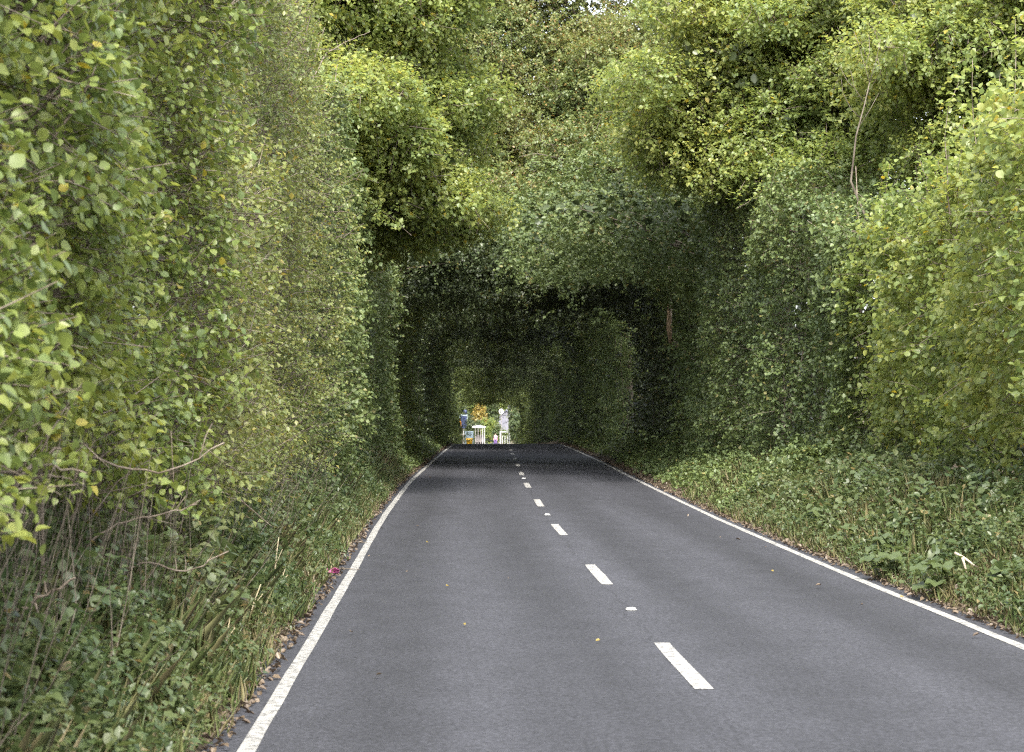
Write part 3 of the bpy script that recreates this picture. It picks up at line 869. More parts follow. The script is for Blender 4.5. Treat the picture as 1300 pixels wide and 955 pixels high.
hr = lambda s: np.interp(s, [2.98, 3.4, 4.2, 5.6], [.05, .22, .5, .5])
undergrowth('verge_weeds', M['weed'], *cover(18000, 6.5, 62, -1, 3.12, 4.7, hl, 200, 1.45), 6, .062, .042, 'mixed green weeds and brambles covering the left bank below the hedges')
undergrowth('verge_weeds', M['weed'], *cover(15500, 7, 39, 1, 3.12, 5.75, hr, 210, 1.25), 6, .066, .044, 'mixed green weeds covering the right bank below the bright bush')
undergrowth('brambles', M['weed'], *cover(3200, 15, 40, 1, 3.3, 5.75, lambda s: hr(s) * 1.1, 260, 1.35), 5, .105, .078, 'larger leaved brambles and docks in patches on the right bank', simple='fine')
undergrowth('brambles', M['weed'], *cover(5500, 7, 50, -1, 3.3, 4.7, lambda s: hl(s) * 1.1, 270, 1.4), 5, .09, .066, 'larger leaved brambles in patches on the left bank', simple='fine')
hd = lambda s: np.interp(s, [3.0, 3.4, 4.4], [.04, .12, .5])
undergrowth('shade_weeds', M['ivy'], *cover(9000, 39, 130, 1, 3.2, 5.2, hd, 220, 1.7), 6, .10, .07, 'dark weeds and ivy along the right foot of the tunnel wall')
undergrowth('shade_weeds', M['ivy'], *cover(3500, 60, 130, -1, 3.1, 4.1, hd, 230, 1.3), 6, .10, .07, 'dark weeds and ivy along the left foot of the tunnel wall')

def grass(name, X, Y, Z, L, label, mat=None):
    n_ = len(X)
    P = np.stack([X, Y, Z - .02], -1)
    D = nrmz(rnd_dir(n_) * .45 + np.array([0, 0, 1.]))
    o = obj(name, leaf_mesh(name, P, D, rnd_dir(n_), L * rng.uniform(.5, 1.4, n_), np.full(n_, .008), True, 0, .25), mat or M['grass'])
    return tag(o, label, 'grass', kind='stuff')
X, Y, Z, H = cover(42000, 7, 62, -1, 3.05, 4.4, hl, 240, 1.4); grass('verge_grass', X, Y, Z, .12 + np.minimum(H, .8) * .5, 'green and straw coloured grass along the left verge')
X, Y, Z, H = cover(39000, 7, 46, 1, 3.05, 5.4, hr, 250, 1.2); grass('verge_grass', X, Y, Z, .12 + np.minimum(H, .8) * .5, 'green and straw coloured grass along the right verge')

# brown leaf litter along both road edges
def litter(side, n_, label, Y0, Y1, smax):
    Y = Y0 + (Y1 - Y0) * rng.random(n_) ** 1.2
    s = np.where(rng.random(n_) < .004, rng.uniform(2.2, 3.0, n_), 2.99 + rng.exponential(.24, n_)); s = np.minimum(s, smax)
    X = cx(Y) + side * s
    P = np.stack([X, Y, ground_z(X, Y) + .012 + rng.uniform(0, .03, n_) + np.clip(s - 3.1, 0, .2) * .3], -1)
    D = nrmz(rnd_dir(n_) * np.array([1, 1, .25])); N = nrmz(rnd_dir(n_) * .45 + np.array([0, 0, 1.]))
    sz = rng.uniform(.5, 1.2, n_)
    tag(obj('leaf_litter', leaf_mesh('leaf_litter', P, D, N, .06 * sz, .042 * sz, False, .3, .2), M['dryleaf']), label, 'leaf litter', kind='stuff')
litter(-1, 6500, 'brown fallen leaves lying along the left edge of the road', 8, 130, 4.2)
litter(1, 8000, 'brown fallen leaves lying along the right edge of the road', 8, 130, 4.6)

# single fallen leaves on the asphalt
cols = ['dryleaf', 'yellow', 'dryleaf']
leaf_spots = [(541, 692, 'yellow', 'yellow leaf on the asphalt of the left lane, nearest the left edge line'), (470, 709, 'dryleaf', 'brown leaf on the asphalt just right of the left edge line'), (645, 737, 'dryleaf', 'reddish brown leaf in the middle of the left lane'), (588, 795, 'yellow', 'pale scrap of leaf in the middle of the left lane near the camera'), (566, 746, 'yellow', 'small pale leaf in the left lane'), (979, 727, 'yellow', 'yellow leaf in the right lane near the right edge line'), (762, 816, 'yellow', 'yellow leaf just left of the nearest centre dash'), (1142, 760, 'yellow', 'yellow leaf lying on the right edge line')]
for px, py, mk, lab in leaf_spots:
    Y = FPX * (EYE - .01) / (py - VPY); X = (px - VPX) * Y / FPX
    sz = np.array([.042])
    o = obj('fallen_leaf', leaf_mesh('fallen_leaf', np.zeros((1, 3)), nrmz(rnd_dir(1) * [1, 1, .05]), np.array([[.15, -.3, 1.]]), sz, sz * .75, False, .35, .15), M[mk])
    o.location = (X, Y, float(hz(Y)) + .03)
    tag(o, lab, 'fallen leaf', 'single fallen leaves on the road')

# large leaved plants on the right bank
def big_leaf_plant(px, py, label, n_=9, size=.26):
    for Y in np.arange(14, 60, .25):
        X = (px - VPX) * Y / FPX
        if EYE - (py - VPY) * Y / FPX <= ground_z(X, Y) + .12: break
    X = float(X); g = float(ground_z(X, Y))
    t = empty('butterbur', (X, Y, g), label=label, cat='plant', group='large leaved plants on the right bank')
    P, D, N = [], [], []
    for i in range(n_):
        a = random.uniform(0, 6.28); r = random.uniform(.05, .24); h = random.uniform(.12, .36)
        p = Vector((math.cos(a) * r, math.sin(a) * r, h))
        m = MB(); m.tube([(0, 0, 0), (p.x * .5, p.y * .5, h * .7), p], [.008, .006, .005], 5); m.build('stalk', M['weed'], t, True)
        d = Vector((math.cos(a), math.sin(a), -.25)); nn = Vector((math.cos(a) * .4, math.sin(a) * .4 - .2, 1))
        # broad round leaf, ring of vertices round a dished centre
        b = MB(); L = size * random.uniform(.7, 1.15); V = [Vector(p)]
        d.normalize(); s_ = d.cross(nn).normalized(); nn = s_.cross(d)
        for k in range(14):
            th = -2.75 + 5.5 * k / 13
            rr = L * .5 * (1 + .08 * math.sin(k * 2.3)) * (1.0 if k not in (0, 13) else .8)
            V.append(Vector(p) + d * (L * .18 + math.cos(th) * rr) + s_ * math.sin(th) * rr + nn * (.02 + .018 * math.sin(k * 1.9)))
        b.add(V, [(0, k, k + 1) for k in range(1, 14)])
        b.build('leaf', M['weed'], t, True)
for px, py, lab in ((1132, 722, 'broad leaved plant at the edge of the right bank, nearest the edge line'), (1140, 702, 'broad leaved plant behind the one nearest the edge line'), (1088, 688, 'broad leaved plant left of its group on the right bank'), (1195, 745, 'broad leaved plant low on the right bank below the crossed sticks'), (1285, 745, 'broad leaved plant at the right photo edge'), (1052, 668, 'small broad leaved plant farthest along the right bank')):
    big_leaf_plant(px, py, lab)

def make_nettle():
    t = empty('nettle', (0, 0, 0), cat='plant')
    m = MB(); pts = limb(m, (0, 0, -.03), (.06, -.04, .92), .006, .003, .04, 8, 5); m.build('stem', M['weed'], t, True)
    P, D, N, L = [], [], [], []
    for i in range(13):
        f = .12 + .86 * i / 12; k = f * (len(pts) - 1); p = pts[int(k)].lerp(pts[min(int(k) + 1, len(pts) - 1)], k - int(k))
        for j in range(2 if i < 12 else 4):
            a = i * 1.57 + j * (3.14 if i < 12 else 1.57) + random.uniform(-.3, .3)
            P.append(p); D.append((math.cos(a), math.sin(a), -.25)); N.append((math.cos(a) * .4, math.sin(a) * .4, 1)); L.append(.15 - .07 * abs(f - .45))
    L = np.array(L)
    obj('leaves', leaf_mesh('leaves', np.array([tuple(p) for p in P]), np.array(D), np.array(N), L, L * .55, 'fine'), M['weed'], t)
    return t
net0 = make_nettle()
r2 = random.Random(5)
for i in range(95):
    o = net0 if i == 0 else copy_tree(net0)
    side = 1 if i < 60 else -1
    y = r2.uniform(17, 48) if side > 0 else r2.uniform(10, 40)
    s_ = r2.uniform(3.7, 5.6) if side > 0 else r2.uniform(3.45, 4.0)
    x = float(cx(y)) + side * s_
    o.location = (x, y, float(ground_z(x, y))); o.rotation_euler = (r2.uniform(-.15, .15), r2.uniform(-.15, .15), r2.uniform(0, 6.28)); k = r2.uniform(.55, 1.05); o.scale = (k, k, k)
    w_ = 'right' if side > 0 else 'left'
    o['label'] = 'upright green nettle standing among the weeds of the %s bank' % w_; o['group'] = 'nettles on the %s bank' % w_

def bank_point(px, py, lift=.05):
    for Y in np.arange(8, 90, .1):
        X = (px - VPX) * Y / FPX
        if EYE - (py - VPY) * Y / FPX <= ground_z(X, Y) + lift: break
    return Vector((float(X), float(Y), float(ground_z(X, Y))))

# crossed pale sticks, right bank
for (a_, b_, lab) in (((1212, 702), (1244, 722), 'longer pale stick of the crossed pair on the right bank'), ((1222, 708), (1229, 736), 'shorter pale stick of the crossed pair on the right bank')):
    base = bank_point(1226, 722, .2); Y = base.y - (.1 if 'longer' in lab else .16)
    m = MB(); p, q = at(*a_, Y) - base, at(*b_, Y) - base
    m.tube([p, p.lerp(q, .35) + Vector((0, .01, .012)), p.lerp(q, .7) - Vector((0, .02, .005)), q], [.014, .012, .011, .007], 7)
    o = m.build('stick', M['deadwood'], None, True); o.location = base; tag(o, lab, 'stick')
# twigs lying over the left edge line
for (px, py, l, lab) in ((447, 693, .42, 'thin brown twig lying across the left edge line, farther one'), (436, 726, .40, 'thin brown twig lying across the left edge line just beyond pink ribbon')):
    Y = FPX * EYE / (py - VPY); X = (px - VPX) * Y / FPX
    m = MB(); m.tube([(-l * .6, .03, .03), (-.1, 0, .022), (l * .2, .01, .018), (l * .5, -.02, .016)], [.010, .009, .007, .004], 6)
    m.tube([(-.1, 0, .022), (.02, .09, .03)], [.005, .003], 5)
    o = m.build('twig', M['bark'], None, True); o.location = (X, Y, float(hz(Y)) + .01); tag(o, lab, 'twig')
# pink ribbon litter
M['pink'] = mat_noise('pink_plastic', (.28, .05, .15), (.42, .10, .25), 18, .35, .5)
b0 = Vector((-1.36, 24.9, .02))
m = MB()
for s_ in range(3):
    V, F = [], []
    for i in range(13):
        t_ = i / 12; x = -.17 + .3 * t_; y = .05 * math.sin(t_ * 9 + s_ * 2) + .03 * s_; z = .03 + .035 * abs(math.sin(t_ * 7 + s_)) + .01 * s_
        for d in (-.022, .022):
            V.append((x, y + d, z + d * math.sin(t_ * 11 + s_) * .8)); V.append((x, y + d, z + d * math.sin(t_ * 11 + s_) * .8 + .004))
    for i in range(12):
        k = i * 4; F += [(k, k + 2, k + 6, k + 4), (k + 1, k + 5, k + 7, k + 3), (k, k + 4, k + 5, k + 1), (k + 2, k + 3, k + 7, k + 6)]
    m.add(V, F)
o = m.build('ribbon', M['pink'], None, True); o.location = b0
tag(o, 'crumpled bright pink ribbon litter beside the left white edge line', 'ribbon')

# dry pale stalks standing in the left verge
for i, (xa, ya, xb, yb, lab) in enumerate(((345, 748, 354, 682, 'tallest pale dry stalk upright in the left verge'), (309, 786, 331, 742, 'pale leaning dry stalk left of the tallest one'), (283, 826, 292, 785, 'short pale dry stalk nearest the camera on the left verge'), (351, 746, 362, 722, 'short pale dry stalk just right of the tallest one'), (313, 672, 327, 637, 'thin dry stalk high on the left bank'), (386, 690, 392, 664, 'thin dry stalk on left verge close to the edge line'), (215, 790, 226, 735, 'thin dry stalk deep in the left weeds'))):
    base = bank_point(xa, ya, .12); Y = base.y
    m = MB(); top_ = at(xb, yb, Y) - base; lo = Vector((-.02, 0, -.03))
    m.tube([lo, lo.lerp(top_, .4) + Vector((.01, 0, .01)), lo.lerp(top_, .75), top_], [.009, .008, .006, .003], 6)
    m.tube([lo.lerp(top_, .55), lo.lerp(top_, .8) + Vector((.05, 0, .01))], [.004, .002], 5)
    o = m.build('dry_stalk', M['straw'], None, True); o.location = base; tag(o, lab, 'dry stalk', 'dry stalks on the left verge')

# bare pale branches that belong to hedges
def bare(parent, pts, Y, r0, r1, name='bare_branch', mat='twig'):
    P = [at(px, py, Y) for px, py in pts]
    m = MB()
    Q = []
    E = [P[0] * 2 - P[1]] + P + [P[-1] * 2 - P[-2]]
    for i in range(1, len(E) - 2):
        for k in range(5):
            t_ = k / 5; a_, b_, c_, d_ = E[i - 1], E[i], E[i + 1], E[i + 2]
            Q.append(.5 * (2 * b_ + (c_ - a_) * t_ + (2 * a_ - 5 * b_ + 4 * c_ - d_) * t_ ** 2 + (3 * b_ - a_ - 3 * c_ + d_) * t_ ** 3) + Vector((random.gauss(0, .006), random.gauss(0, .02), random.gauss(0, .006))))
    Q.append(P[-1]); Q = [q - parent.location for q in Q]; n_ = len(Q)
    m.tube(Q, [r0 + (r1 - r0) * i / (n_ - 1) for i in range(n_)], 6)
    for k in range(n_ // 3):
        q = Q[random.randint(2, n_ - 1)]; m.tube([q, q + Vector((random.uniform(-.03, .06), random.uniform(.0, .12), random.uniform(-.08, .14))), q + Vector((random.uniform(-.02, .1), random.uniform(.05, .25), random.uniform(-.1, .25)))], [r1, r1 * .7, r1 * .4], 5)
    m.build(name, M[mat], parent, True)
bare(h1, [(-30, 668), (10, 635), (45, 585), (78, 570)], 9.6, .012, .006)
bare(h1, [(-30, 605), (20, 598), (60, 590), (110, 601)], 9.6, .010, .004)
bare(h1, [(-40, 632), (20, 612), (65, 605), (95, 612)], 9.7, .008, .003)
bare(h1, [(20, 776), (50, 760), (95, 734)], 10.8, .010, .006)
bare(h1, [(60, 560), (120, 580), (200, 600), (285, 562)], 13, .010, .004)
bare(h1, [(110, 690), (150, 665), (200, 655), (250, 640)], 13.5, .008, .004)
bare(h1, [(120, 760), (180, 715), (235, 725), (290, 700)], 14.5, .009, .004)
bare(h3, [(378, 160), (392, 112), (414, 68)], 35.2, .020, .010)
bare(h3, [(414, 68), (437, 55), (470, 40)], 35.2, .010, .004)
bare(h3, [(376, 105), (395, 85), (412, 35)], 35.2, .014, .007, mat='bark')
bare(h3, [(468, 408), (476, 416), (484, 419), (494, 417)], 60, .03, .012)
bare(h5, [(1050, 322), (1062, 345), (1072, 358)], 44, .02, .01)

# dead forked sapling standing above the bright bush
t = empty('dead_sapling', (8.55, 41.6, .8), label='bare pale forked sapling standing between the hazel trees at upper right', cat='sapling')
Yd = 40.6
def dp(px, py): return at(px, py, Yd) - t.location
m = MB(); m.tube([(0, 0, -.1), (0, -.5, 3), dp(1080, 230), dp(1087, 172), dp(1097, 135), dp(1104, 105)], [.045, .04, .020, .016, .012, .009], 7); m.build('trunk', M['bark'], t, True)
for br in ([(1088, 165), (1104, 140), (1116, 118)], [(1092, 150), (1080, 138), (1070, 118), (1068, 100)], [(1112, 78), (1122, 66), (1126, 48)], [(1098, 85), (1104, 66), (1103, 44)], [(1085, 112), (1076, 104), (1066, 84)], [(1104, 105), (1098, 85), (1092, 62)], [(1104, 105), (1112, 78), (1118, 50)], [(1098, 132), (1085, 112), (1080, 90)], [(1100, 120), (1118, 92), (1114, 72)], [(1092, 62), (1084, 40)]):
    m = MB(); n_ = len(br); m.tube([dp(*p) for p in br], [.007 - .005 * i / n_ for i in range(n_)], 6); m.build('branch', M['bark'], t, True)

# split pale trunk on the right inside the tunnel mouth
t = empty('broken_trunk', (6.8, 61.5, .7), label='split pale broken trunk on the right at the dark tunnel mouth', cat='tree trunk')
def dp(px, py, d=0): return at(px, py, 61.5 + d) - t.location
m = MB(); m.tube([(.9, .6, -.2), (.7, .5, 2.0), dp(853, 432, .1)], [.12, .10, .07], 9); m.build('stump', M['bark'], t, True)
m = MB(); m.tube([dp(851, 436), dp(849.5, 418), dp(849, 400), dp(848, 386)], [.04, .075, .06, .008], 8); m.build('torn_wood', mat_noise('torn_wood', (.17, .12, .075), (.26, .19, .12), 7, .8, .2, stretch=(4, 4, .5)), t, True)
m = MB(); m.tube([dp(852, 425), dp(852, 395), dp(851.5, 370), dp(850, 348), dp(849, 338)], [.03, .028, .024, .018, .01], 7); m.build('bare_branch', M['deadwood'], t, True)

# ------------------------------------------------------------------ the village beyond the far end of the tunnel
def gz(X, Y): return float(ground_z(X, Y))
M['navy'] = mat_noise('navy_board', (.018, .026, .07), (.03, .04, .09), 5, .5)
M['paleblue'] = mat_noise('pale_blue_paint', (.22, .28, .34), (.28, .34, .40), 5, .6)
M['white'] = mat_noise('white_paint', (.30, .30, .295), (.36, .36, .355), 3, .6)
M['whitewash'] = mat_noise('whitewash', (.13, .13, .155), (.165, .165, .19), 1.2, .8)
M['slate'] = mat_noise('slate', (.10, .10, .13), (.17, .17, .2), 6, .6)
M['orange'] = mat_noise('orange_paint', (.62, .26, .03), (.72, .33, .05), 4, .5)
M['gritbin'] = mat_noise('yellow_plastic', (.75, .42, .03), (.8, .5, .06), 6, .45)
M['greyblue'] = mat_noise('grey_blue_paint', (.11, .15, .18), (.15, .19, .22), 4, .45)
M['timber'] = mat_noise('grey_timber', (.15, .135, .125), (.22, .20, .19), 5, .8)
M['glass'] = mat_noise('window_glass', (.03, .04, .05), (.05, .06, .07), 3, .1, .6)
M['skin'] = mat_noise('skin', (.50, .32, .25), (.55, .36, .29), 8, .55)
M['pinkcloth'] = mat_noise('pink_cloth', (.50, .30, .40), (.58, .36, .46), 12, .85)
M['purple'] = mat_noise('purple_cloth', (.12, .07, .22), (.17, .10, .28), 12, .85)
M['hair'] = mat_noise('hair', (.05, .03, .02), (.1, .06, .04), 20, .6)

# navy hanging board on a post
Y = 258; p = at(588.5, 536, Y); g = gz(p.x, Y)
t = empty('village_sign', (p.x, Y, g), label='navy board with pale blue top on a pale post at the tunnel exit', cat='sign')
H = p.z - g
m = MB(); m.box((0, .06, (H + .9) / 2), (.10, .10, H + .9), bev=.012); m.build('post', M['white'], t)
m = MB(); m.box((.02, 0, H), (.70, .06, 1.45), bev=.015); m.build('board', M['navy'], t)
m = MB(); m.box((-.02, 0, H + .80), (.95, .08, .14), bev=.015); m.build('top_rail', M['paleblue'], t)
for sx in (-1, 1):
    m = MB(); m.tube([(-.02 + sx * .44, 0, H + .78), (-.02 + sx * .44, 0, H + .35)], .035, 6); m.build('bracket', M['paleblue'], t)
m = MB(); m.tube([(.2, 0, H + .88), (.2, 0, H + 1.05), (.2, 0, H + 1.35), (.2, 0, H + 1.45)], [.08, .2, .24, .1], 10); m.build('lantern', M['navy'], t, True)

# orange and blue board
Y = 255; p = at(582.5, 541, Y); g = gz(p.x, Y); H = p.z - g
t = empty('roadside_board', (p.x, Y, g), label='narrow orange and blue roadside board half behind the left tunnel edge', cat='sign')
m = MB(); m.box((0, .05, (H + .5) / 2), (.07, .07, H + .5), bev=.01); m.build('post', M['timber'], t)
m = MB(); m.box((.08, 0, H), (.42, .04, 1.05), bev=.01); m.build('board', M['orange'], t)
m = MB(); m.box((-.06, -.03, H - .15), (.2, .02, .5)); m.build('blue_panel', M['greyblue'], t)
m = MB(); m.tube([(.05, 0, H + .5), (.05, 0, H + .75)], [.12, .1], 8); m.build('finial', M['orange'], t)

# white bollard, cabinet, grit bin
Y = 252; p = at(581, 558, Y); g = gz(p.x, Y)
for dx, lab in ((-.05, 'white roadside marker post at bottom left of the tunnel exit'), (.38, 'white roadside marker post right of its twin at the tunnel exit')):
    t = empty('marker_post', (p.x + dx, Y, g), label=lab, cat='post', group='white marker posts')
    m = MB(); m.tube([(0, 0, 0), (0, 0, .7), (0, 0, 1.2)], [.09, .085, .08], 10); m.build('post', M['white'], t, True)
    m = MB(); m.tube([(0, 0, 1.2), (0, 0, 1.26), (0, 0, 1.3)], [.11, .1, .03], 10); m.build('cap', M['white'], t, True)
Y = 258; p = at(595.5, 550, Y); g = gz(p.x, Y)
t = empty('cabinet', (p.x, Y, g), label='grey-blue roadside cabinet behind the yellow bin', cat='cabinet')
Hc = at(0, 548.5, Y).z - g
m = MB(); m.box((0, 0, Hc / 2), (1.0, .5, Hc), bev=.03); m.build('body', M['greyblue'], t)
m = MB(); m.box((0, 0, Hc + .03), (1.06, .56, .06), bev=.012); m.build('lid', M['paleblue'], t)
for sx in (-1, 1):
    m = MB(); m.box((sx * .245, -.262, Hc / 2), (.46, .02, Hc * .86)); m.build('door', M['greyblue'], t)
Y = 254; p = at(596, 558, Y); g = gz(p.x, Y); Hc = at(0, 556.2, Y).z - g
t = empty('grit_bin', (p.x, Y, g), label='orange-yellow grit bin at left of the far road end', cat='bin')
m = MB(); V = [(-.32, -.25, 0), (.32, -.25, 0), (.32, .25, 0), (-.32, .25, 0), (-.38, -.3, Hc * .75), (.38, -.3, Hc * .75), (.38, .3, Hc * .75), (-.38, .3, Hc * .75)]
m.add(V, [(3, 2, 1, 0), (0, 1, 5, 4), (1, 2, 6, 5), (2, 3, 7, 6), (3, 0, 4, 7), (4, 5, 6, 7)]); m.build('body', M['gritbin'], t)
m = MB(); m.add([(-.4, -.33, Hc * .76), (.4, -.33, Hc * .76), (.4, .32, Hc * .76), (-.4, .32, Hc * .76), (-.36, -.1, Hc), (.36, -.1, Hc), (.36, .3, Hc * .96), (-.36, .3, Hc * .96)], [(3, 2, 1, 0), (0, 1, 5, 4), (1, 2, 6, 5), (2, 3, 7, 6), (3, 0, 4, 7), (4, 5, 6, 7)]); m.build('lid', M['gritbin'], t)

# white roofed shelter
Y = 264; p = at(608, 543, Y); g = gz(p.x, Y); Hc = p.z - g
t = empty('bus_shelter', (p.x, Y, g), label='small roadside shelter with white roof and grey timber posts beyond the tunnel', cat='shelter')
m = MB(); m.add([(-.80, -.6, Hc), (.80, -.6, Hc), (.80, .6, Hc), (-.80, .6, Hc), (-.80, -.6, Hc + .16), (0, -.6, Hc + .30), (.80, -.6, Hc + .16), (-.80, .6, Hc + .16), (0, .6, Hc + .30), (.80, .6, Hc + .16)],
      [(3, 2, 1, 0), (0, 1, 6, 5, 4), (2, 3, 7, 8, 9), (1, 2, 9, 6), (3, 0, 4, 7), (4, 5, 8, 7), (5, 6, 9, 8)]); m.build('roof', M['white'], t)
for x_ in (-.42, -.1, .2, .45, .68):
    for y_ in (-.5, .5):
        if y_ > 0 and x_ not in (-.42, .68): continue
        m = MB(); m.box((x_, y_, Hc / 2), (.07, .07, Hc)); m.build('post', M['white'] if x_ in (.45, .68) else M['timber'], t)
m = MB(); m.box((.13, .46, Hc * .3), (1.1, .05, Hc * .6)); m.build('back_panel', M['timber'], t)
m = MB(); m.box((.13, .25, .5), (1.0, .3, .06)); m.build('bench', M['timber'], t)

# pedestrian
def person(X, Y, h, rz, label, top, low):
    g = gz(X, Y)
    t = empty('person', (X, Y, g), rz, label=label, cat='person')
    k = h / 1.7
    me = bpy.data.meshes.new('body')
    J = {'pel': (0, 0, .92), 'sp': (0, 0, 1.12), 'ch': (0, 0, 1.32), 'nk': (0, 0, 1.45), 'hd': (0, -.01, 1.56), 'top': (0, 0, 1.66),
         'hl': (.09, 0, .86), 'kl': (.10, -.06, .48), 'al': (.10, .04, .09), 'tl': (.10, -.10, .03), 'hr': (-.09, 0, .86), 'kr': (-.10, .03, .48), 'ar': (-.10, .13, .10), 'tr': (-.10, .02, .03),
         'sl': (.18, 0, 1.37), 'el': (.24, .03, 1.09), 'wl': (.25, -.06, .86), 'fl': (.24, -.09, .77), 'sr': (-.18, 0, 1.37), 'er': (-.24, .02, 1.09), 'wr': (-.25, -.07, .86), 'fr': (-.24, -.10, .77)}
    Rr = dict(pel=.13, sp=.12, ch=.14, nk=.055, hd=.09, top=.075, hl=.085, kl=.055, al=.04, tl=.035, hr=.085, kr=.055, ar=.04, tr=.035, sl=.06, el=.042, wl=.03, fl=.03, sr=.06, er=.042, wr=.03, fr=.03)
    E = [('pel', 'sp'), ('sp', 'ch'), ('ch', 'nk'), ('nk', 'hd'), ('hd', 'top'), ('pel', 'hl'), ('hl', 'kl'), ('kl', 'al'), ('al', 'tl'), ('pel', 'hr'), ('hr', 'kr'), ('kr', 'ar'), ('ar', 'tr'), ('ch', 'sl'), ('sl', 'el'), ('el', 'wl'), ('wl', 'fl'), ('ch', 'sr'), ('sr', 'er'), ('er', 'wr'), ('wr', 'fr')]
    names = list(J)
    me.from_pydata([tuple(c * k for c in J[n_]) for n_ in names], [(names.index(a_), names.index(b_)) for a_, b_ in E], [])
    o = obj('body', me, M['skin'], t)
    md = o.modifiers.new('skin', 'SKIN')
    for i, n_ in enumerate(names):
        me.skin_vertices[0].data[i].radius = (Rr[n_] * k, Rr[n_] * k)
    me.skin_vertices[0].data[0].use_root = True
    o.modifiers.new('sub', 'SUBSURF').levels = 1; o.modifiers['sub'].render_levels = 2
    m = MB(); m.tube([(0, 0, .84 * k), (0, 0, .95 * k), (0, 0, 1.12 * k), (0, 0, 1.32 * k), (0, 0, 1.43 * k)], [.165 * k, .165 * k, .15 * k, .185 * k, .09 * k], 14); m.build('top', top, t, True)
    for sx in (1, -1):
        m = MB(); m.tube([(sx * .13 * k, 0, 1.37 * k), (sx * .215 * k, .02 * k, 1.22 * k), (sx * .245 * k, .025 * k, 1.06 * k)], [.085 * k, .068 * k, .06 * k], 10); m.build('sleeve', top, t, True)
        y1, y2 = ((-.06, .04) if sx > 0 else (.03, .13))
        m = MB(); m.tube([(sx * .08 * k, 0, .92 * k), (sx * .10 * k, y1 * k * .6, .65 * k), (sx * .10 * k, y1 * k, .48 * k), (sx * .10 * k, y2 * k, .12 * k)], [.12 * k, .098 * k, .08 * k, .065 * k], 10); m.build('trouser_leg', low, t, True)
    m = MB(); m.tube([(0, .03 * k, 1.48 * k), (0, .03 * k, 1.56 * k), (0, .015 * k, 1.65 * k), (0, .01 * k, 1.70 * k)], [.085 * k, .108 * k, .10 * k, .04 * k], 12); m.build('hair', M['hair'], t, True)
    return t
p = at(629, 551, 262); person(p.x, 262, 1.52, .15, 'pedestrian in pink top and purple trousers at the far road end', M['pinkcloth'], M['purple'])

# round white sign on a post
Y = 262; p = at(636.3, 522.5, Y); g = gz(p.x, Y); H = p.z - g
t = empty('round_sign', (p.x, Y, g), label='round plain white sign on tall post left of the whitewashed cottage', cat='sign')
m = MB(); m.tube([(0, .03, 0), (0, .03, H + .2)], .035, 8); m.build('post', M['timber'], t)
m = MB(); n_ = 24; m.add([(math.cos(6.2832 * k / n_) * .30, y_, H + math.sin(6.2832 * k / n_) * .33) for y_ in (-.02, .0) for k in range(n_)],
      [tuple(range(n_)), tuple(range(n_, 2 * n_))[::-1]] + [(k, k + n_, (k + 1) % n_ + n_, (k + 1) % n_) for k in range(n_)]); m.build('disc', M['white'], t)

# cottage with steep gable
def house(X, Y, wid, eave, ridge, dep, rz, label, wall, roof, name='cottage', cat='house', wins=()):
    g = gz(X, Y)
    t = empty(name, (X, Y, g), rz, label=label, cat=cat)
    w2, d2 = wid / 2, dep / 2
    m = MB(); m.add([(-w2, -d2, -1), (w2, -d2, -1), (w2, d2, -1), (-w2, d2, -1), (-w2, -d2, eave), (w2, -d2, eave), (w2, d2, eave), (-w2, d2, eave), (0, -d2, ridge), (0, d2, ridge)],
          [(0, 1, 5, 8, 4), (2, 3, 7, 9, 6), (1, 2, 6, 5), (3, 0, 4, 7), (4, 8, 9, 7), (8, 5, 6, 9)]); m.build('wall', wall, t)
    m = MB(); o_ = .2; th = .12; k = (ridge - eave) / w2
    for sx in (-1, 1):
        e = (sx * (w2 + o_), eave - o_ * k)
        m.add([(e[0], -d2 - o_, e[1] + .03), (e[0], d2 + o_, e[1] + .03), (0, d2 + o_, ridge + .03), (0, -d2 - o_, ridge + .03), (e[0], -d2 - o_, e[1] + .03 + th), (e[0], d2 + o_, e[1] + .03 + th), (0, d2 + o_, ridge + .03 + th), (0, -d2 - o_, ridge + .03 + th)],
              [(0, 1, 2, 3), (7, 6, 5, 4), (0, 4, 5, 1), (1, 5, 6, 2), (2, 6, 7, 3), (3, 7, 4, 0)])
    rf = m.build('roof', roof, t)
    m = MB(); m.box((0, d2 * .6, ridge + .3), (.5, .7, 1.1), bev=.03); m.build('chimney', wall, rf)
    for (x_, z_) in wins:
        m = MB()
        for c, d in (((x_, -d2 - .02, z_ + .5), (.8, .08, .08)), ((x_, -d2 - .02, z_ - .5), (.9, .12, .08)), ((x_ - .37, -d2 - .02, z_), (.07, .08, .92)), ((x_ + .37, -d2 - .02, z_), (.07, .08, .92))): m.box(c, d)
        f = m.build('window', M['white'], t)
        m = MB(); m.box((x_, -d2 - .005, z_), (.67, .03, .92)); m.build('pane', M['glass'], f)
    return t
Yc = 400; p = at(645, 530, Yc)
house(p.x, Yc, 3.6, at(0, 535, Yc).z - gz(p.x, Yc), at(0, 521, Yc).z - gz(p.x, Yc), 8, -.12, 'pale whitewashed cottage gable with steep slate roof right of the round white sign', M['whitewash'], M['slate'])
for (pa, pb, top_, lab) in ((600, 609, 525.5, 'low white building glimpsed under the yellow tree'), (612, 626, 523.5, 'long low white building behind the village hedge')):
    Yb = 450; a_, b_ = at(pa, 530, Yb), at(pb, 530, Yb); xm = (a_.x + b_.x) / 2
    t_ = house(xm, Yb, b_.x - a_.x, at(0, top_ + 2.5, Yb).z - gz(xm, Yb), at(0, top_, Yb).z - gz(xm, Yb), 6, 0, lab, M['white'], M['white'], 'white_building', 'building')

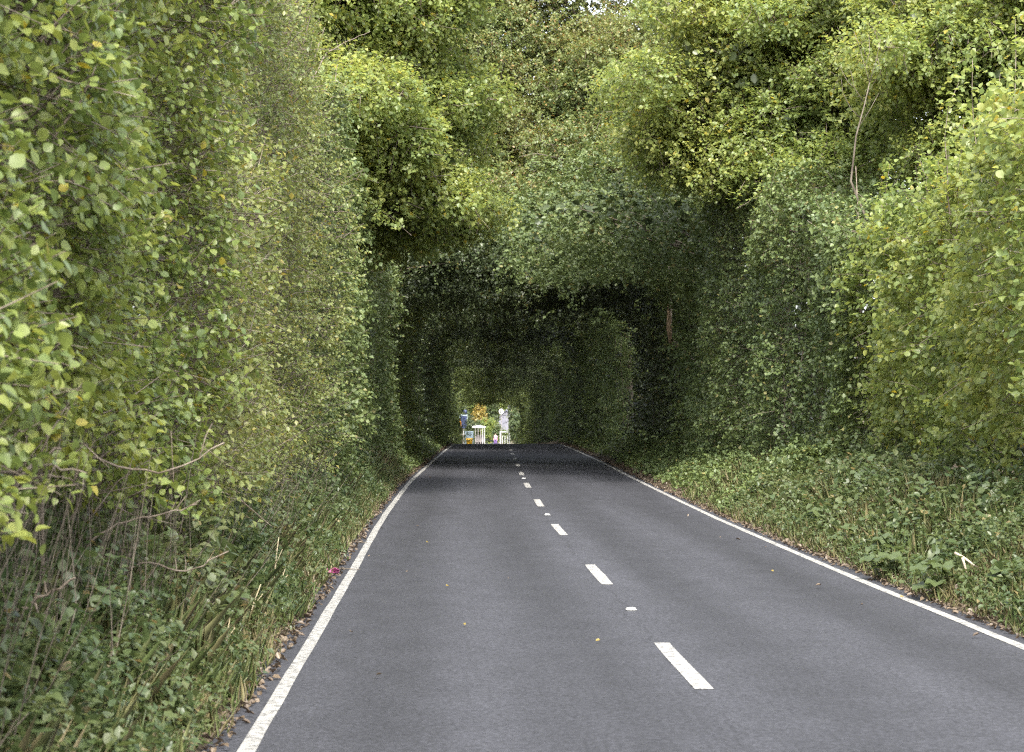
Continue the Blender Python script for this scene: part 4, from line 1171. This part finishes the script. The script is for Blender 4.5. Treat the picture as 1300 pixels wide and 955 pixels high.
# white garden gate frame
Y = 268; p = at(641, 552, Y); g = gz(p.x, Y); Hg = at(0, 547.5, Y).z - g
t = empty('garden_gate', (p.x, Y, g), label='white garden gate frame below the ochre shrub by the cottage', cat='gate')
for x_ in (-.55, .55):
    m = MB(); m.box((x_, 0, Hg / 2), (.16, .14, Hg), bev=.02); m.build('post', M['white'], t)
m = MB(); m.box((0, 0, Hg - .08), (.93, .09, .14)); m.build('top_bar', M['white'], t)
for x_ in (-.3, 0, .3):
    m = MB(); m.box((x_, -.02, Hg * .36), (.09, .04, Hg * .68)); m.build('paling', M['white'], t)

def shrub(name, X, Y, r, h, mat, label, cat, seed, dens=10, ll=.2, group=None):
    g = gz(X, Y)
    t = empty(name, (X, Y, g), label=label, cat=cat, group=group)
    lobes = [(X + random.uniform(-.45, .45) * r, Y + random.uniform(-.3, .3) * r, g + h * random.uniform(.25, .75), r * random.uniform(.5, .75), r * .7, h * random.uniform(.25, .38)) for _ in range(6)] + [(X, Y, g + h * .45, r * .8, r * .7, h * .45)]
    P, O = lobe_pts(lobes, dens, seed)
    off = np.array([X, Y, g])
    foliage('crown', mat, t, P - off, O, 7, .4, ll, ll * .75, True)
    filler('crown_filler', mat, t, rnd_dir(160) * rng.uniform(.2, .6, (160, 1)) * np.array([r, r * .7, h * .45]) + np.array([0, 0, h * .48]), .5)
    m = MB(); limb(m, (0, 0, -.1), (.1, 0, h * .6), max(.05, h * .02), .03, .05, 6, 8)
    m.build('trunk', M['bark'], t, True)
    return t
def shrub_px(name, px, top_, Y, rpx, mat, label, cat, seed, **kw):
    p = at(px, top_, Y); r = rpx * Y / FPX
    return shrub(name, p.x, Y, r, p.z - gz(p.x, Y), mat, label, cat, seed, **kw)
shrub_px('yellow_tree', 607, 511, 310, 9, M['yellow'], 'yellow autumn tree above the low white building beyond the tunnel', 'tree', 601, dens=6, ll=.3)
shrub_px('garden_hedge', 606, 529, 300, 9, M['weed'], 'green clipped shrub behind the shelter roof', 'shrub', 611)
shrub_px('garden_hedge', 621, 529, 298, 10, M['lime'], 'light green shrub between the shelter and the round sign', 'shrub', 621)
shrub_px('garden_hedge', 631, 536, 290, 6, M['weed'], 'green shrub behind the pedestrian', 'shrub', 631)
shrub_px('ochre_shrub', 641, 543.5, 275, 6, M['oak'], 'ochre shrub under the cottage wall', 'shrub', 641)
shrub_px('garden_hedge', 656, 524, 266, 8, M['weed'], 'leafy green shrub at the right side of the tunnel exit', 'shrub', 651)
shrub_px('garden_hedge', 662, 535, 258, 5, M['ivy'], 'bluish green low shrub at the right foot of the tunnel exit', 'shrub', 661)
shrub_px('garden_hedge', 596, 527, 285, 4, M['tunnel'], 'dark green shrub right of the navy board', 'shrub', 671)
for i, (px, top_, Y, rpx, mk, lab) in enumerate(((580, 498, 350, 14, 'weed', 'leafy tree above the navy board beyond the tunnel'), (600, 494, 380, 13, 'hazel', 'green tree behind the yellow tree'), (622, 498, 390, 13, 'weed', 'green tree over the long low white building'), (640, 496, 480, 12, 'hazel', 'green tree behind the whitewashed cottage'), (662, 500, 360, 14, 'weed', 'green tree above the shrub at right of the exit'), (690, 492, 400, 18, 'hazel', 'tree right of the exit hidden mostly by the tunnel'), (556, 492, 380, 18, 'hazel', 'tree left of the exit hidden mostly by the tunnel'))):
    shrub_px('village_tree', px, top_, Y, rpx, M[mk], lab, 'tree', 700 + i * 9, dens=5, ll=.32, group='trees of the village beyond the tunnel')
